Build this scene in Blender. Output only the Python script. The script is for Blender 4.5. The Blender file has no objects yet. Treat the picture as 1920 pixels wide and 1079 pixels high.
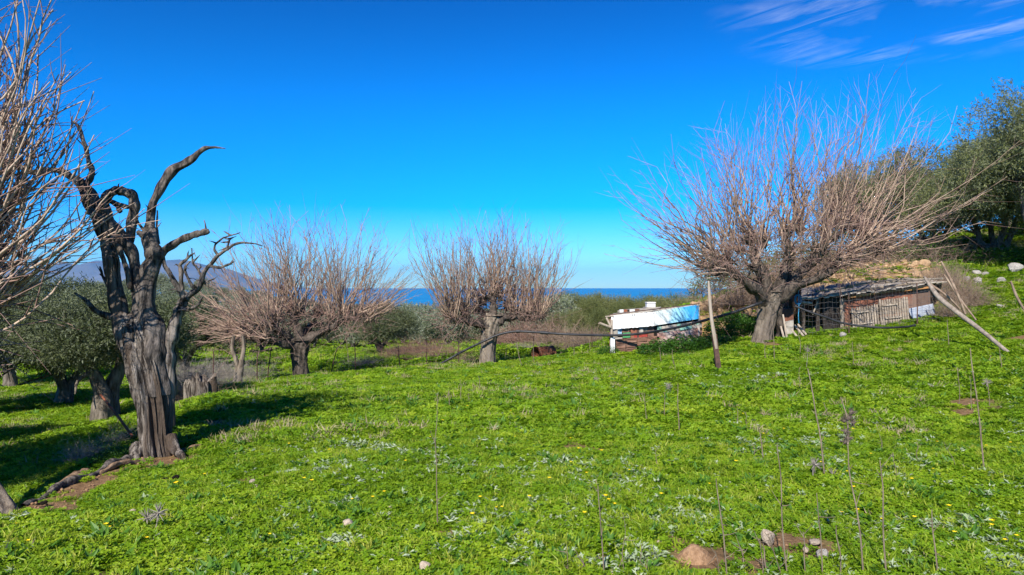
import bpy, math
import numpy as np
from mathutils import Vector, Matrix

rng = np.random.default_rng(11)
S = bpy.context.scene
COL = S.collection

# ------------------------------------------------------------------ camera, sky, sun, exposure
F, CX, HY = 1300.0, 960.0, 537.5            # focal length and eye level, in photo pixels
cam_d = bpy.data.cameras.new('camera'); cam = bpy.data.objects.new('camera', cam_d); COL.objects.link(cam)
cam_d.sensor_width = 36.0; cam_d.lens = 36.0 * F / 1920.0
cam_d.clip_start = 0.05; cam_d.clip_end = 90000.0
cam.location = (0, 0, 0); cam.rotation_euler = (math.radians(90) - math.atan(2.0 / F), 0, 0)
S.camera = cam

SUN_EL, ANTI = math.radians(39.0), math.radians(19.0)      # shadows run away from the camera, 19 deg to the right
sun_dir = Vector((-math.sin(ANTI) * math.cos(SUN_EL), -math.cos(ANTI) * math.cos(SUN_EL), math.sin(SUN_EL)))
sd = bpy.data.lights.new('sun', 'SUN'); sd.energy = 5.0; sd.angle = math.radians(0.53); sd.color = (1.0, 0.95, 0.87)
so = bpy.data.objects.new('sun', sd); COL.objects.link(so); so.rotation_euler = sun_dir.to_track_quat('Z', 'Y').to_euler()

W = bpy.data.worlds.new('World'); S.world = W; W.use_nodes = True
wn, wl = W.node_tree.nodes, W.node_tree.links
for n in list(wn): wn.remove(n)
def N(nt, t, **kw):
    n = nt.nodes.new(t)
    for k, v in kw.items(): setattr(n, k, v)
    return n
wt = W.node_tree
sky = N(wt, 'ShaderNodeTexSky', sky_type='NISHITA', sun_disc=False)
sky.sun_elevation = SUN_EL
sky.sun_rotation = math.atan2(sun_dir.x, sun_dir.y)
sky.altitude = 60; sky.air_density = 1.0; sky.dust_density = 0.0; sky.ozone_density = 3.0
hs = N(wt, 'ShaderNodeHueSaturation'); hs.inputs['Saturation'].default_value = 1.28; hs.inputs['Hue'].default_value = 0.5
hs.inputs['Value'].default_value = 1.0
tint = N(wt, 'ShaderNodeMixRGB', blend_type='MULTIPLY'); tint.inputs['Fac'].default_value = 1.0; tint.inputs['Color2'].default_value = (0.86, 1.06, 1.17, 1)
wl.new(sky.outputs[0], tint.inputs['Color1'])
gdiv = N(wt, 'ShaderNodeVectorMath', operation='SCALE'); gdiv.inputs['Scale'].default_value = 1 / 7.0; wl.new(tint.outputs[0], gdiv.inputs[0])
gam = N(wt, 'ShaderNodeGamma'); gam.inputs['Gamma'].default_value = 1.6; wl.new(gdiv.outputs[0], gam.inputs[0])
gmul = N(wt, 'ShaderNodeVectorMath', operation='SCALE'); gmul.inputs['Scale'].default_value = 7.6; wl.new(gam.outputs[0], gmul.inputs[0])
wl.new(gmul.outputs[0], hs.inputs['Color'])
# wispy cirrus, in sky directions
tc = N(wt, 'ShaderNodeTexCoord')
sep = N(wt, 'ShaderNodeSeparateXYZ'); wl.new(tc.outputs['Generated'], sep.inputs[0])
def M2(nt, op, a, b=None, c=None, clamp=False):
    n = nt.nodes.new('ShaderNodeMath'); n.operation = op; n.use_clamp = clamp
    for i, v in enumerate((a, b, c)):
        if v is None: continue
        if isinstance(v, (int, float)): n.inputs[i].default_value = v
        else: nt.links.new(v, n.inputs[i])
    return n.outputs[0]
zc = M2(wt, 'ADD', M2(wt, 'MAXIMUM', sep.outputs[2], 0.0), 0.08)
u = M2(wt, 'DIVIDE', sep.outputs[0], zc); v = M2(wt, 'DIVIDE', sep.outputs[1], zc)
cmb = N(wt, 'ShaderNodeCombineXYZ'); wl.new(u, cmb.inputs[0]); wl.new(v, cmb.inputs[1])
mp = N(wt, 'ShaderNodeMapping', vector_type='TEXTURE'); mp.inputs['Rotation'].default_value = (0, 0, math.radians(-47)); mp.inputs['Scale'].default_value = (0.45, 0.11, 1)
mp.inputs['Location'].default_value = (0.3, 0.9, 0)
wl.new(cmb.outputs[0], mp.inputs[0])
nz = N(wt, 'ShaderNodeTexNoise'); nz.inputs['Scale'].default_value = 1.0; nz.inputs['Detail'].default_value = 10; nz.inputs['Roughness'].default_value = 0.62; nz.inputs['Distortion'].default_value = 1.4
wl.new(mp.outputs[0], nz.inputs['Vector'])
nz2 = N(wt, 'ShaderNodeTexNoise'); nz2.inputs['Scale'].default_value = 2.6; nz2.inputs['Detail'].default_value = 5
wl.new(cmb.outputs[0], nz2.inputs['Vector'])
def ramp(nt, fac, stops):
    r = nt.nodes.new('ShaderNodeValToRGB'); e = r.color_ramp.elements
    while len(e) > 1: e.remove(e[-1])
    e[0].position = stops[0][0]; e[0].color = tuple(stops[0][1]) + (1,) if not isinstance(stops[0][1], float) else (stops[0][1],) * 3 + (1,)
    for p, c in stops[1:]:
        x = e.new(p); x.color = (c,) * 3 + (1,) if isinstance(c, float) else tuple(c) + (1,)
    nt.links.new(fac, r.inputs[0]); return r.outputs[0]
# one bank of cirrus, up and to the right of the view
dx = M2(wt, 'SUBTRACT', u, 1.16); dy = M2(wt, 'SUBTRACT', v, 2.0)
d2 = M2(wt, 'ADD', M2(wt, 'MULTIPLY', M2(wt, 'POWER', M2(wt, 'ABSOLUTE', M2(wt, 'DIVIDE', dx, 0.60)), 2.0), 1.0), M2(wt, 'POWER', M2(wt, 'ABSOLUTE', M2(wt, 'DIVIDE', dy, 0.50)), 2.0))
bank = M2(wt, 'SUBTRACT', 1.0, d2, clamp=True)
streak = M2(wt, 'MULTIPLY', ramp(wt, nz.outputs['Fac'], [(0.44, 0.0), (0.72, 1.0)]), ramp(wt, nz2.outputs['Fac'], [(0.44, 0.0), (0.66, 1.0)]))
cl = M2(wt, 'MULTIPLY', M2(wt, 'MULTIPLY', bank, streak), 0.50, clamp=True)
mx = N(wt, 'ShaderNodeMixRGB'); mx.inputs['Color2'].default_value = (7.6, 7.9, 8.2, 1)
low = ramp(wt, sep.outputs[2], [(0.0, (0.38, 0.50, 0.80)), (0.08, (0.52, 0.60, 0.90)), (0.18, (0.64, 0.80, 0.97)), (0.28, (0.55, 0.92, 0.97)), (0.46, (0.16, 0.56, 0.74))])
wt.nodes[-1].color_ramp.interpolation = 'B_SPLINE'
lowm = N(wt, 'ShaderNodeMixRGB', blend_type='MULTIPLY'); lowm.inputs['Fac'].default_value = 1.0; wl.new(hs.outputs[0], lowm.inputs['Color1']); wl.new(low, lowm.inputs['Color2'])
wl.new(cl, mx.inputs['Fac']); wl.new(lowm.outputs[0], mx.inputs['Color1'])
bg = N(wt, 'ShaderNodeBackground'); bg.inputs['Strength'].default_value = 0.106
wl.new(mx.outputs[0], bg.inputs['Color'])
wo = N(wt, 'ShaderNodeOutputWorld'); wl.new(bg.outputs[0], wo.inputs['Surface'])

vs = S.view_settings; vs.view_transform = 'Standard'; vs.look = 'None'; vs.exposure = 0.60; vs.gamma = 1.0; vs.use_curve_mapping = False
S.render.engine = 'CYCLES'
cy = S.cycles
cy.use_denoising = True; cy.max_bounces = 6; cy.diffuse_bounces = 3; cy.glossy_bounces = 2; cy.transmission_bounces = 3
cy.transparent_max_bounces = 6; cy.volume_bounces = 0; cy.use_adaptive_sampling = True; cy.adaptive_threshold = 0.012

def P(px, py, Y):
    """photo pixel at distance Y -> world point"""
    return np.array([(px - CX) / F * Y, Y, -(py - HY) / F * Y])

# ------------------------------------------------------------------ noise
_K = rng.normal(size=(24, 3)); _K /= np.linalg.norm(_K, axis=1)[:, None]; _PH = rng.uniform(0, 6.28, 24)
def noise(p, freq, octv=4, seed=0):
    p = np.asarray(p, float); out = np.zeros(p.shape[:-1]); a = 1.0; tot = 0
    for o in range(octv):
        for j in range(4):
            k = _K[(seed * 7 + o * 4 + j) % 24]
            out += a * np.sin(p @ k * freq * (1 + 0.23 * j) + _PH[(seed * 5 + o * 4 + j) % 24] + 1.3 * np.sin(p @ _K[(o * 4 + j + 11 + seed) % 24] * freq * 0.7))
        tot += a * 2.8; a *= 0.5; freq *= 2.03
    return out / tot

# ------------------------------------------------------------------ the lie of the land
def rbf_fit(pts):
    pts = np.array([P(*p) for p in pts]); X = pts[:, :2]; n = len(X)
    def phi(r): return np.where(r > 1e-9, r * r * np.log(r + 1e-9), 0)
    D = np.linalg.norm(X[:, None] - X[None], axis=2)
    A = np.zeros((n + 3, n + 3)); A[:n, :n] = phi(D) + np.eye(n) * 0.8; A[:n, n] = 1; A[:n, n+1:] = X; A[n, :n] = 1; A[n+1:, :n] = X.T
    w = np.linalg.solve(A, np.concatenate([pts[:, 2], [0, 0, 0]]))
    def f(x, y):
        sh = np.shape(x); q = np.stack([np.ravel(x), np.ravel(y)], 1); out = np.empty(len(q))
        for s in range(0, len(q), 20000):
            c = q[s:s+20000]; d = np.linalg.norm(c[:, None] - X[None], axis=2)
            out[s:s+20000] = phi(d) @ w[:n] + w[n] + c @ w[n+1:]
        return out.reshape(sh)
    return f
UP = [(960,1079,3.75),(400,1079,3.7),(0,1079,3.6),(1920,1079,3.75),(1500,1079,3.8),
      (960,900,5.9),(1500,900,5.9),(1900,900,5.5),(500,900,6.0),(200,885,6.6),(50,965,5.3),
      (960,800,8.6),(1500,800,8.4),(1900,780,8.0),(500,800,8.6),(285,858,7.3),(400,765,9.8),
      (960,740,12),(1500,720,11.6),(1900,690,11),(600,740,12.4),(450,735,14),
      (960,700,17),(1345,695,12.8),(1200,690,15),(700,705,17.5),(563,708,18.5),
      (915,685,20.5),(800,690,20.5),(1100,672,19.5),(1150,665,19.5),(1320,655,18.6),(1430,641,17),(1550,628,16.8),
      (1760,602,16.8),(1900,560,17.5),(1897,668,12.2),(1650,640,15),
      (1500,550,21),(1550,522,22.5),(1600,510,22.7),(1700,492,23),(1850,500,24),(1920,480,25),(1380,566,23),(1250,592,25),(1150,640,24),
      (1500,515,28),(1700,450,32),(1920,400,32),(1350,560,29),(1250,592,32),(1150,640,30),(2500,700,8),(2500,500,14),(2500,380,24),(-700,1079,3)]
LO = [(-100,930,7.6),(20,895,8.0),(100,850,9.4),(190,792,12.5),(125,757,16),(20,742,19),(-400,760,16),(300,742,17),(-300,690,30),(100,700,26),
      (380,742,12.6),(447,726,16.6),(450,700,22),(600,680,27),(600,655,36),(400,680,30),(700,645,40),(900,655,29),(1020,670,24),(1000,645,33),
      (1150,660,23),(800,690,21.5),(660,700,20.5),(1150,640,30),(850,650,36),(100,670,38),(-800,1000,6),(1350,600,30),(1600,560,32),(2000,520,30),(800,640,44),(1100,640,40)]
fU, fL = rbf_fit(UP), rbf_fit(LO)
EDGE = [P(-900,1300,2.2), P(-250,1079,3.9), P(40,968,5.35), P(130,915,6.2), P(235,868,7.0), P(300,850,7.55), P(360,800,8.9), P(400,765,10.2), P(450,735,14), P(520,715,17.5),
        P(600,703,19.5), P(760,692,21.2), P(900,684,22.0), P(1060,672,22.6), P(1180,640,25), P(1300,600,29), P(1500,540,36), P(1700,500,44), P(2600,500,60)]
EDGE = np.array(EDGE)[:, :2]
def edge_sd(x, y):
    best = np.full(np.shape(x), 1e9); sg = np.ones(np.shape(x))
    for a, b in zip(EDGE[:-1], EDGE[1:]):
        ab = b - a; L2 = ab @ ab
        t = np.clip(((x - a[0]) * ab[0] + (y - a[1]) * ab[1]) / L2, 0, 1)
        d = np.hypot(x - a[0] - t * ab[0], y - a[1] - t * ab[1])
        cr = ab[0] * (y - a[1]) - ab[1] * (x - a[0])       # >0 : left / beyond the edge (lower land)
        m = d < best - 1e-9
        best = np.where(m, d, best); sg = np.where(m, np.sign(cr), sg)
    return best * sg
def ss(a, b, x):
    t = np.clip((x - a) / (b - a), 0, 1); return t * t * (3 - 2 * t)
def z_far(x, y):
    z = -4.2 - 0.055 * np.clip(y - 45, 0, 300) - 0.026 * np.clip(y - 345, 0, 3000)
    ang = x / np.maximum(y, 1)
    z = z + (4.6 + 0.035 * np.clip(y - 60, 0, 110)) * np.exp(-((ang + 0.50) / 0.19) ** 2) * ss(60, 120, y) * (1 - ss(200, 500, y))
    z = z + np.clip((ang - 0.34), 0, 1.2) * np.clip(y, 0, 260) * 0.40
    return np.maximum(z, -66.0)
def gz(x, y, fine=True):
    x = np.asarray(x, float); y = np.asarray(y, float)
    xc = np.clip(x, -34, 34); yc = np.clip(y, 1.5, 44)
    sdv = edge_sd(x, y)
    w = 0.35 + 0.02 * np.clip(y, 0, 60) + ss(11, 20, y) * 2.2
    t = ss(-0.15 * w, w, sdv)
    zu = fU(xc, yc); zl = fL(xc, yc)
    zl = np.minimum(zl, zu + 0.2 + ss(12, 24, y) * 2)
    z = zu * (1 - t) + zl * t
    f = ss(30, 56, np.hypot(x * 0.75, y))
    z = z * (1 - f) + z_far(x, y) * f
    if fine:
        p = np.stack([x, y, 0 * x], -1)
        z = z + noise(p, 1.1, 3, 1) * 0.05 * np.minimum(1, np.hypot(x, y) / 5) + noise(p, 5.0, 3, 2) * 0.018
    return z

# soil patches: photo pixel, distance, radius (m), strength
SOIL = []
def soil(px, py, r, s=1.0, asp=1.0):
    Y = 1.55 * F / (py - HY)
    for _ in range(4):
        Y = float(np.clip(-gz((px - CX) / F * Y, Y, False) * F / (py - HY), 2, 30)) if py > HY + 60 else Y
    SOIL.append(((px - CX) / F * Y, Y, r, s, asp))
for a in [(1300,1050,.26,1.2),(1280,1028,.26,.8),(1215,1030,.16,.65),(1490,1022,.24,.75),(1560,1045,.2,.65),(1420,1065,.18,.7),(1120,1050,.16,.7),
          (160,1050,.2,.6),(190,1075,.25,.8),(150,1020,.16,.7),(475,905,.22,.9),(60,960,.25,1.),(100,930,.35,1.3),(140,905,.35,1.3),(30,975,.25,.8),
          (180,885,.3,1.3),(75,950,.2,1.3),(120,922,.22,1.3),(155,908,.22,1.3),(205,884,.22,1.3),(250,868,.22,1.3),(350,846,.18,1.1),(385,836,.15,.9),(230,865,.3,1.2),(330,850,.35,1.1),(290,870,.4,1.2),(500,770,.3,.7),(400,792,.35,.6),  # bare earth of the terrace lip, strengthened in place of the bank's shade
          (1720,668,.5,1.),(1790,775,.5,.5),(1820,760,.5,.5),(780,730,.3,.5),(1840,530,1.0,.5),(600,920,.15,.6),(840,1000,.18,.5),(860,1040,.15,.5),
          (170,798,.5,1.1),(150,805,.4,.8),(210,800,.4,.8),(1440,650,.6,.5),(1330,690,.25,.6),(1300,688,.2,.5),(110,958,.2,1.)]:
    soil(*a)
SOILA = np.array(SOIL)
def soil_mask(x, y):
    p = np.stack([x, y, 0 * x], -1)
    n = noise(p, 6.0, 3, 3)
    m = np.zeros(np.shape(x))
    for sx, sy, r, s, asp in SOILA:
        d = np.hypot(x - sx, y - sy) / r
        m = np.maximum(m, s * np.clip(1.25 - d, 0, 1) * 1.4)
    m = m + (n * 1.1 + noise(p, 22.0, 2, 9) * .5) * (m > 0.02)
    m = m + np.clip(noise(p, 1.7, 3, 4) - 0.42, 0, 1) * 2.0           # scattered thin spots
    # the earth face of the terrace bank
    sdv = edge_sd(x, y)
    bank = np.exp(-((sdv - 0.22) / 0.26) ** 2) * (1 - ss(8.0, 9.5, y)) * 0.9
    m = np.maximum(m, bank + n * 0.35 * (bank > 0.1))
    return np.clip(m, 0, 1)
def rubble_mask(x, y):
    """bare orange earth of the cut bank behind the sheds"""
    px = CX + x / np.maximum(y, .1) * F
    p = np.stack([x, y, 0 * x], -1)
    m = ss(1235, 1290, px) * (1 - ss(1745, 1790, px)) * ss(17.6, 18.6, y) * (1 - ss(24.5, 27.5, y))
    return np.clip(m * (1.5 + noise(p, 1.6, 3, 5) * 0.8), 0, 1)

# ------------------------------------------------------------------ materials
def new_mat(name):
    m = bpy.data.materials.new(name); m.use_nodes = True; nt = m.node_tree
    b = nt.nodes['Principled BSDF']; return m, nt, b
def simple(name, c1, c2=None, scale=8.0, rough=0.85, bump=0.3, stretch=(1, 1, 1), detail=6, c3=None, spec=0.3, metal=0.0, dist=0.02, contrast=(0.35, 0.65), perobj=0.0):
    m, nt, b = new_mat(name)
    c2 = c2 or tuple(x * 0.6 for x in c1)
    tcn = nt.nodes.new('ShaderNodeTexCoord'); mp = nt.nodes.new('ShaderNodeMapping'); mp.inputs['Scale'].default_value = stretch
    nt.links.new(tcn.outputs['Object'], mp.inputs[0])
    nz = nt.nodes.new('ShaderNodeTexNoise'); nz.inputs['Scale'].default_value = scale; nz.inputs['Detail'].default_value = detail; nz.inputs['Roughness'].default_value = 0.65
    nt.links.new(mp.outputs[0], nz.inputs['Vector'])
    col = ramp(nt, nz.outputs['Fac'], [(contrast[0], c2), (contrast[1], c1)])
    if c3:
        n3 = nt.nodes.new('ShaderNodeTexNoise'); n3.inputs['Scale'].default_value = scale * 0.25; n3.inputs['Detail'].default_value = 4
        nt.links.new(mp.outputs[0], n3.inputs['Vector'])
        f = ramp(nt, n3.outputs['Fac'], [(0.5, 0.0), (0.62, 1.0)])
        mm = nt.nodes.new('ShaderNodeMixRGB'); nt.links.new(f, mm.inputs[0]); nt.links.new(col, mm.inputs[1]); mm.inputs[2].default_value = tuple(c3) + (1,)
        col = mm.outputs[0]
    if perobj:
        oi = nt.nodes.new('ShaderNodeObjectInfo'); h = nt.nodes.new('ShaderNodeHueSaturation')
        nt.links.new(M2(nt, 'ADD', M2(nt, 'MULTIPLY', oi.outputs['Random'], perobj), 1 - perobj / 2), h.inputs['Value']); nt.links.new(col, h.inputs['Color']); col = h.outputs[0]
    nt.links.new(col, b.inputs['Base Color'])
    b.inputs['Roughness'].default_value = rough; b.inputs['Specular IOR Level'].default_value = spec; b.inputs['Metallic'].default_value = metal
    if bump:
        bp = nt.nodes.new('ShaderNodeBump'); bp.inputs['Strength'].default_value = bump; bp.inputs['Distance'].default_value = dist
        nt.links.new(nz.outputs['Fac'], bp.inputs['Height']); nt.links.new(bp.outputs[0], b.inputs['Normal'])
    return m
def leaf_mat(name, ca, cb, cc=None, nscale=0.5, trans=0.35, rough=0.6, under=None, spec=0.35):
    """leaves: colour varies per instance / per plant and in drifts over the land; thin and part translucent"""
    m, nt, b = new_mat(name)
    g = nt.nodes.new('ShaderNodeNewGeometry'); oi = nt.nodes.new('ShaderNodeObjectInfo')
    nz = nt.nodes.new('ShaderNodeTexNoise'); nz.inputs['Scale'].default_value = nscale; nz.inputs['Detail'].default_value = 5; nz.inputs['Roughness'].default_value = 0.6
    nt.links.new(g.outputs['Position'], nz.inputs['Vector'])
    f = M2(nt, 'ADD', M2(nt, 'MULTIPLY', nz.outputs['Fac'], 1.3), M2(nt, 'MULTIPLY', oi.outputs['Random'], 0.55))
    f = M2(nt, 'SUBTRACT', f, 0.42, clamp=True)
    f = M2(nt, 'ADD', M2(nt, 'MULTIPLY', f, 0.75), M2(nt, 'MULTIPLY', g.outputs['Random Per Island'], 0.3), clamp=True)
    stops = [(0.08, ca), (0.55, cb)] + ([(0.95, cc)] if cc else [])
    col = ramp(nt, f, stops)
    if under:
        mm = nt.nodes.new('ShaderNodeMixRGB'); nt.links.new(g.outputs['Backfacing'], mm.inputs[0]); nt.links.new(col, mm.inputs[1]); mm.inputs[2].default_value = tuple(under) + (1,); col = mm.outputs[0]
    nt.links.new(col, b.inputs['Base Color']); b.inputs['Roughness'].default_value = rough; b.inputs['Specular IOR Level'].default_value = spec
    tr = nt.nodes.new('ShaderNodeBsdfTranslucent'); nt.links.new(col, tr.inputs[0])
    ms = nt.nodes.new('ShaderNodeMixShader'); ms.inputs[0].default_value = trans
    nt.links.new(b.outputs[0], ms.inputs[1]); nt.links.new(tr.outputs[0], ms.inputs[2])
    out = nt.nodes['Material Output']; nt.links.new(ms.outputs[0], out.inputs[0])
    return m

M = {}
# ground: moss green over brown earth, orange rubble earth where the attribute says so
m, nt, b = new_mat('ground_earth_and_moss')
at = nt.nodes.new('ShaderNodeAttribute'); at.attribute_name = 'soil'; ar = nt.nodes.new('ShaderNodeAttribute'); ar.attribute_name = 'rubble'; af = nt.nodes.new('ShaderNodeAttribute'); af.attribute_name = 'dry'
g = nt.nodes.new('ShaderNodeNewGeometry')
def gnoise(sc, det=5, ro=0.6):
    n = nt.nodes.new('ShaderNodeTexNoise'); n.inputs['Scale'].default_value = sc; n.inputs['Detail'].default_value = det; n.inputs['Roughness'].default_value = ro
    nt.links.new(g.outputs['Position'], n.inputs['Vector']); return n.outputs['Fac']
def mixc(f, a, c):
    mm = nt.nodes.new('ShaderNodeMixRGB')
    if isinstance(f, float): mm.inputs[0].default_value = f
    else: nt.links.new(f, mm.inputs[0])
    for i, q in ((1, a), (2, c)):
        if isinstance(q, tuple): mm.inputs[i].default_value = q + (1,)
        else: nt.links.new(q, mm.inputs[i])
    return mm.outputs[0]
green = ramp(nt, gnoise(9), [(0.3, (0.06, 0.11, 0.015)), (0.7, (0.15, 0.25, 0.025))])
earth = ramp(nt, gnoise(14, 8, .7), [(0.3, (0.10, 0.058, 0.030)), (0.55, (0.24, 0.145, 0.075)), (0.75, (0.36, 0.235, 0.13))])
orange = ramp(nt, gnoise(3.5, 8, .7), [(0.28, (0.16, 0.10, 0.055)), (0.5, (0.42, 0.26, 0.12)), (0.62, (0.50, 0.35, 0.20)), (0.74, (0.20, 0.17, 0.07))])
dry = ramp(nt, gnoise(0.35, 8, .7), [(0.3, (0.05, 0.08, 0.025)), (0.5, (0.11, 0.13, 0.045)), (0.65, (0.22, 0.17, 0.09))])
c = mixc(af.outputs['Fac'], green, dry); c = mixc(at.outputs['Fac'], c, earth); c = mixc(ar.outputs['Fac'], c, orange)
nt.links.new(c, b.inputs['Base Color']); b.inputs['Roughness'].default_value = 0.95; b.inputs['Specular IOR Level'].default_value = 0.1
bp = nt.nodes.new('ShaderNodeBump'); bp.inputs['Strength'].default_value = 0.7; bp.inputs['Distance'].default_value = 0.04
nt.links.new(gnoise(20, 8, .7), bp.inputs['Height']); nt.links.new(bp.outputs[0], b.inputs['Normal'])
M['ground'] = m

M['clover'] = leaf_mat('clover_leaf', (0.095, 0.205, 0.006), (0.215, 0.365, 0.008), (0.400, 0.500, 0.028), 0.9, 0.42, 0.55)
M['grass'] = leaf_mat('grass_blade', (0.15, 0.25, 0.012), (0.28, 0.39, 0.02), (0.52, 0.52, 0.09), 0.9, 0.40, 0.5)
M['weed'] = leaf_mat('broad_weed_leaf', (0.045, 0.12, 0.012), (0.08, 0.20, 0.018), (0.13, 0.26, 0.03), 0.7, 0.35, 0.5)
M['thistle'] = leaf_mat('silver_thistle_leaf', (0.21, 0.30, 0.14), (0.33, 0.40, 0.235), (0.47, 0.52, 0.36), 2.0, 0.2, 0.6)
M['dryleaf'] = leaf_mat('dry_blade', (0.26, 0.20, 0.11), (0.40, 0.32, 0.18), (0.5, 0.42, 0.27), 2.0, 0.2, 0.8)
M['olive'] = leaf_mat('olive_leaf', (0.035, 0.052, 0.014), (0.075, 0.098, 0.030), (0.14, 0.16, 0.06), 0.8, 0.22, 0.5, under=(0.15, 0.175, 0.10))
M['olive_warm'] = leaf_mat('warm_olive_leaf', (0.075, 0.095, 0.025), (0.15, 0.175, 0.05), (0.26, 0.26, 0.10), 0.8, 0.25, 0.5, under=(0.18, 0.20, 0.11))
M['olive_pale'] = leaf_mat('pale_olive_leaf', (0.085, 0.110, 0.045), (0.15, 0.185, 0.085), (0.25, 0.28, 0.15), 0.5, 0.22, 0.5, under=(0.30, 0.33, 0.24))
M['olive_gold'] = leaf_mat('yellowish_thicket_leaf', (0.085, 0.105, 0.03), (0.15, 0.17, 0.05), (0.22, 0.22, 0.085), 0.5, 0.25, 0.6)
M['ivy'] = leaf_mat('nettle_leaf', (0.025, 0.075, 0.008), (0.055, 0.15, 0.012), (0.10, 0.22, 0.02), 2.0, 0.3, 0.5)
M['petal'] = simple('yellow_petal', (0.85, 0.66, 0.02), (0.75, 0.5, 0.01), 20, 0.5, 0)
M['bark'] = simple('pollard_bark', (0.34, 0.28, 0.21), (0.09, 0.068, 0.05), 11, 0.95, 1.0, (1, 1, 0.28), 9, c3=(0.20, 0.165, 0.13), spec=0.1, dist=0.05)
M['bark_mid'] = simple('old_pollard_bark', (0.27, 0.22, 0.165), (0.065, 0.05, 0.038), 11, 0.95, 1.0, (1, 1, 0.28), 9, c3=(0.15, 0.12, 0.095), spec=0.1, dist=0.05)
M['bark_dark'] = simple('dark_pollard_bark', (0.15, 0.12, 0.095), (0.035, 0.028, 0.022), 11, 0.95, 1.0, (1, 1, 0.28), 9, spec=0.1, dist=0.05)
M['deadwood'] = simple('weathered_dead_wood', (0.42, 0.36, 0.30), (0.05, 0.04, 0.033), 22, 0.95, 1.0, (1, 1, 0.13), 12, c3=(0.13, 0.095, 0.07), spec=0.1, dist=0.12, contrast=(0.42, 0.58))
M['deadbrown'] = simple('brown_dead_wood', (0.40, 0.27, 0.17), (0.09, 0.055, 0.035), 26, 0.95, 1.0, (1, .4, 1), 9, spec=0.1, dist=0.04)
M['char'] = simple('charred_wood', (0.30, 0.25, 0.21), (0.028, 0.023, 0.02), 17, 0.85, 1.0, (1, 1, 0.3), 9, spec=0.25, dist=0.05, contrast=(0.4, 0.7))
M['olivebark'] = simple('olive_bark', (0.26, 0.22, 0.17), (0.06, 0.05, 0.038), 14, 0.95, 1.0, (1, 1, 0.3), 8, spec=0.1, dist=0.04)
M['shoot'] = simple('young_shoot_bark', (0.50, 0.365, 0.26), (0.24, 0.155, 0.11), 5, 0.7, 0, (1, 1, 0.5), 4, spec=0.25)
M['shoot_near'] = simple('pale_shoot_bark', (0.60, 0.46, 0.34), (0.30, 0.205, 0.15), 9, 0.75, 0.4, (1, 1, 0.5), 5, spec=0.25, dist=0.004)
M['twig'] = simple('reddish_twig_bark', (0.36, 0.235, 0.185), (0.20, 0.12, 0.095), 7, 0.7, 0, spec=0.25)
M['drytwig'] = simple('dry_bramble_stem', (0.36, 0.27, 0.19), (0.17, 0.11, 0.075), 5, 0.9, 0)
M['greytwig'] = simple('grey_dry_stem', (0.40, 0.36, 0.30), (0.20, 0.17, 0.14), 5, 0.9, 0)
M['redtwig'] = simple('reddish_bramble_stem', (0.32, 0.20, 0.145), (0.16, 0.09, 0.065), 5, 0.9, 0)
M['seedhead'] = simple('dark_seed_head', (0.17, 0.13, 0.10), (0.08, 0.06, 0.045), 12, 0.9, 0)
M['stalk'] = simple('dry_stalk', (0.30, 0.235, 0.165), (0.12, 0.09, 0.065), 12, 0.9, 0.3, (1, 1, .4), spec=0.1, dist=0.005)
M['stone'] = simple('limestone', (0.60, 0.50, 0.38), (0.33, 0.25, 0.18), 9, 0.9, 0.6, spec=0.2, perobj=0.35)
M['stone_grey'] = simple('grey_limestone', (0.42, 0.39, 0.34), (0.20, 0.18, 0.15), 6, 0.9, 0.6, spec=0.2, perobj=0.3)
M['dung'] = simple('dry_dung', (0.045, 0.033, 0.024), (0.012, 0.009, 0.007), 30, 0.95, 1.0, spec=0.1)
M['pipe'] = simple('black_plastic', (0.030, 0.031, 0.034), (0.014, 0.014, 0.016), 5, 0.5, 0, spec=0.4)
M['rust'] = simple('rusted_steel', (0.30, 0.105, 0.05), (0.13, 0.045, 0.025), 9, 0.85, 0.4, c3=(0.36, 0.17, 0.09), spec=0.3)
M['rust_dark'] = simple('dark_rusty_iron', (0.13, 0.07, 0.05), (0.05, 0.03, 0.025), 12, 0.85, 0.3)
M['wire'] = simple('galvanised_wire', (0.20, 0.19, 0.18), (0.10, 0.09, 0.08), 12, 0.6, 0, metal=0.3)
M['greywood'] = simple('weathered_grey_wood', (0.37, 0.305, 0.235), (0.17, 0.135, 0.10), 14, 0.9, 0.5, (1, 1, 0.12), 7, spec=0.15, perobj=0.35)
M['polewood'] = simple('pale_pole_wood', (0.50, 0.42, 0.33), (0.24, 0.185, 0.135), 16, 0.9, 0.5, (1, 1, 0.1), 7, spec=0.15)
M['polegrey'] = simple('grey_brown_pole_wood', (0.36, 0.30, 0.235), (0.17, 0.135, 0.105), 16, 0.9, 0.5, (1, 1, 0.3), 7, spec=0.15)
M['brownwood'] = simple('brown_wood', (0.25, 0.135, 0.09), (0.12, 0.065, 0.045), 14, 0.85, 0.4, (0.3, 1, 1), 7, c3=(0.33, 0.20, 0.14), spec=0.2, perobj=0.25)
M['roofbark'] = simple('weathered_roof_board', (0.60, 0.53, 0.44), (0.20, 0.165, 0.13), 9, 0.95, 0.8, (0.12, 1, 1), 8, c3=(0.30, 0.26, 0.21), spec=0.1, perobj=0.4, dist=0.04)
M['redwall'] = simple('red_painted_board', (0.30, 0.115, 0.065), (0.10, 0.045, 0.03), 6, 0.9, 0.6, (1, 1, .5), 9, c3=(0.17, 0.11, 0.08), perobj=0.5)
M['orangebeam'] = simple('orange_weathered_beam', (0.52, 0.26, 0.09), (0.27, 0.12, 0.05), 8, 0.85, 0.4, (.3, 1, 1))
M['whitesheet'] = simple('white_painted_sheet', (0.86, 0.85, 0.83), (0.78, 0.77, 0.74), 2.5, 0.55, 0.05, spec=0.4, contrast=(0.2, 0.45))
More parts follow.
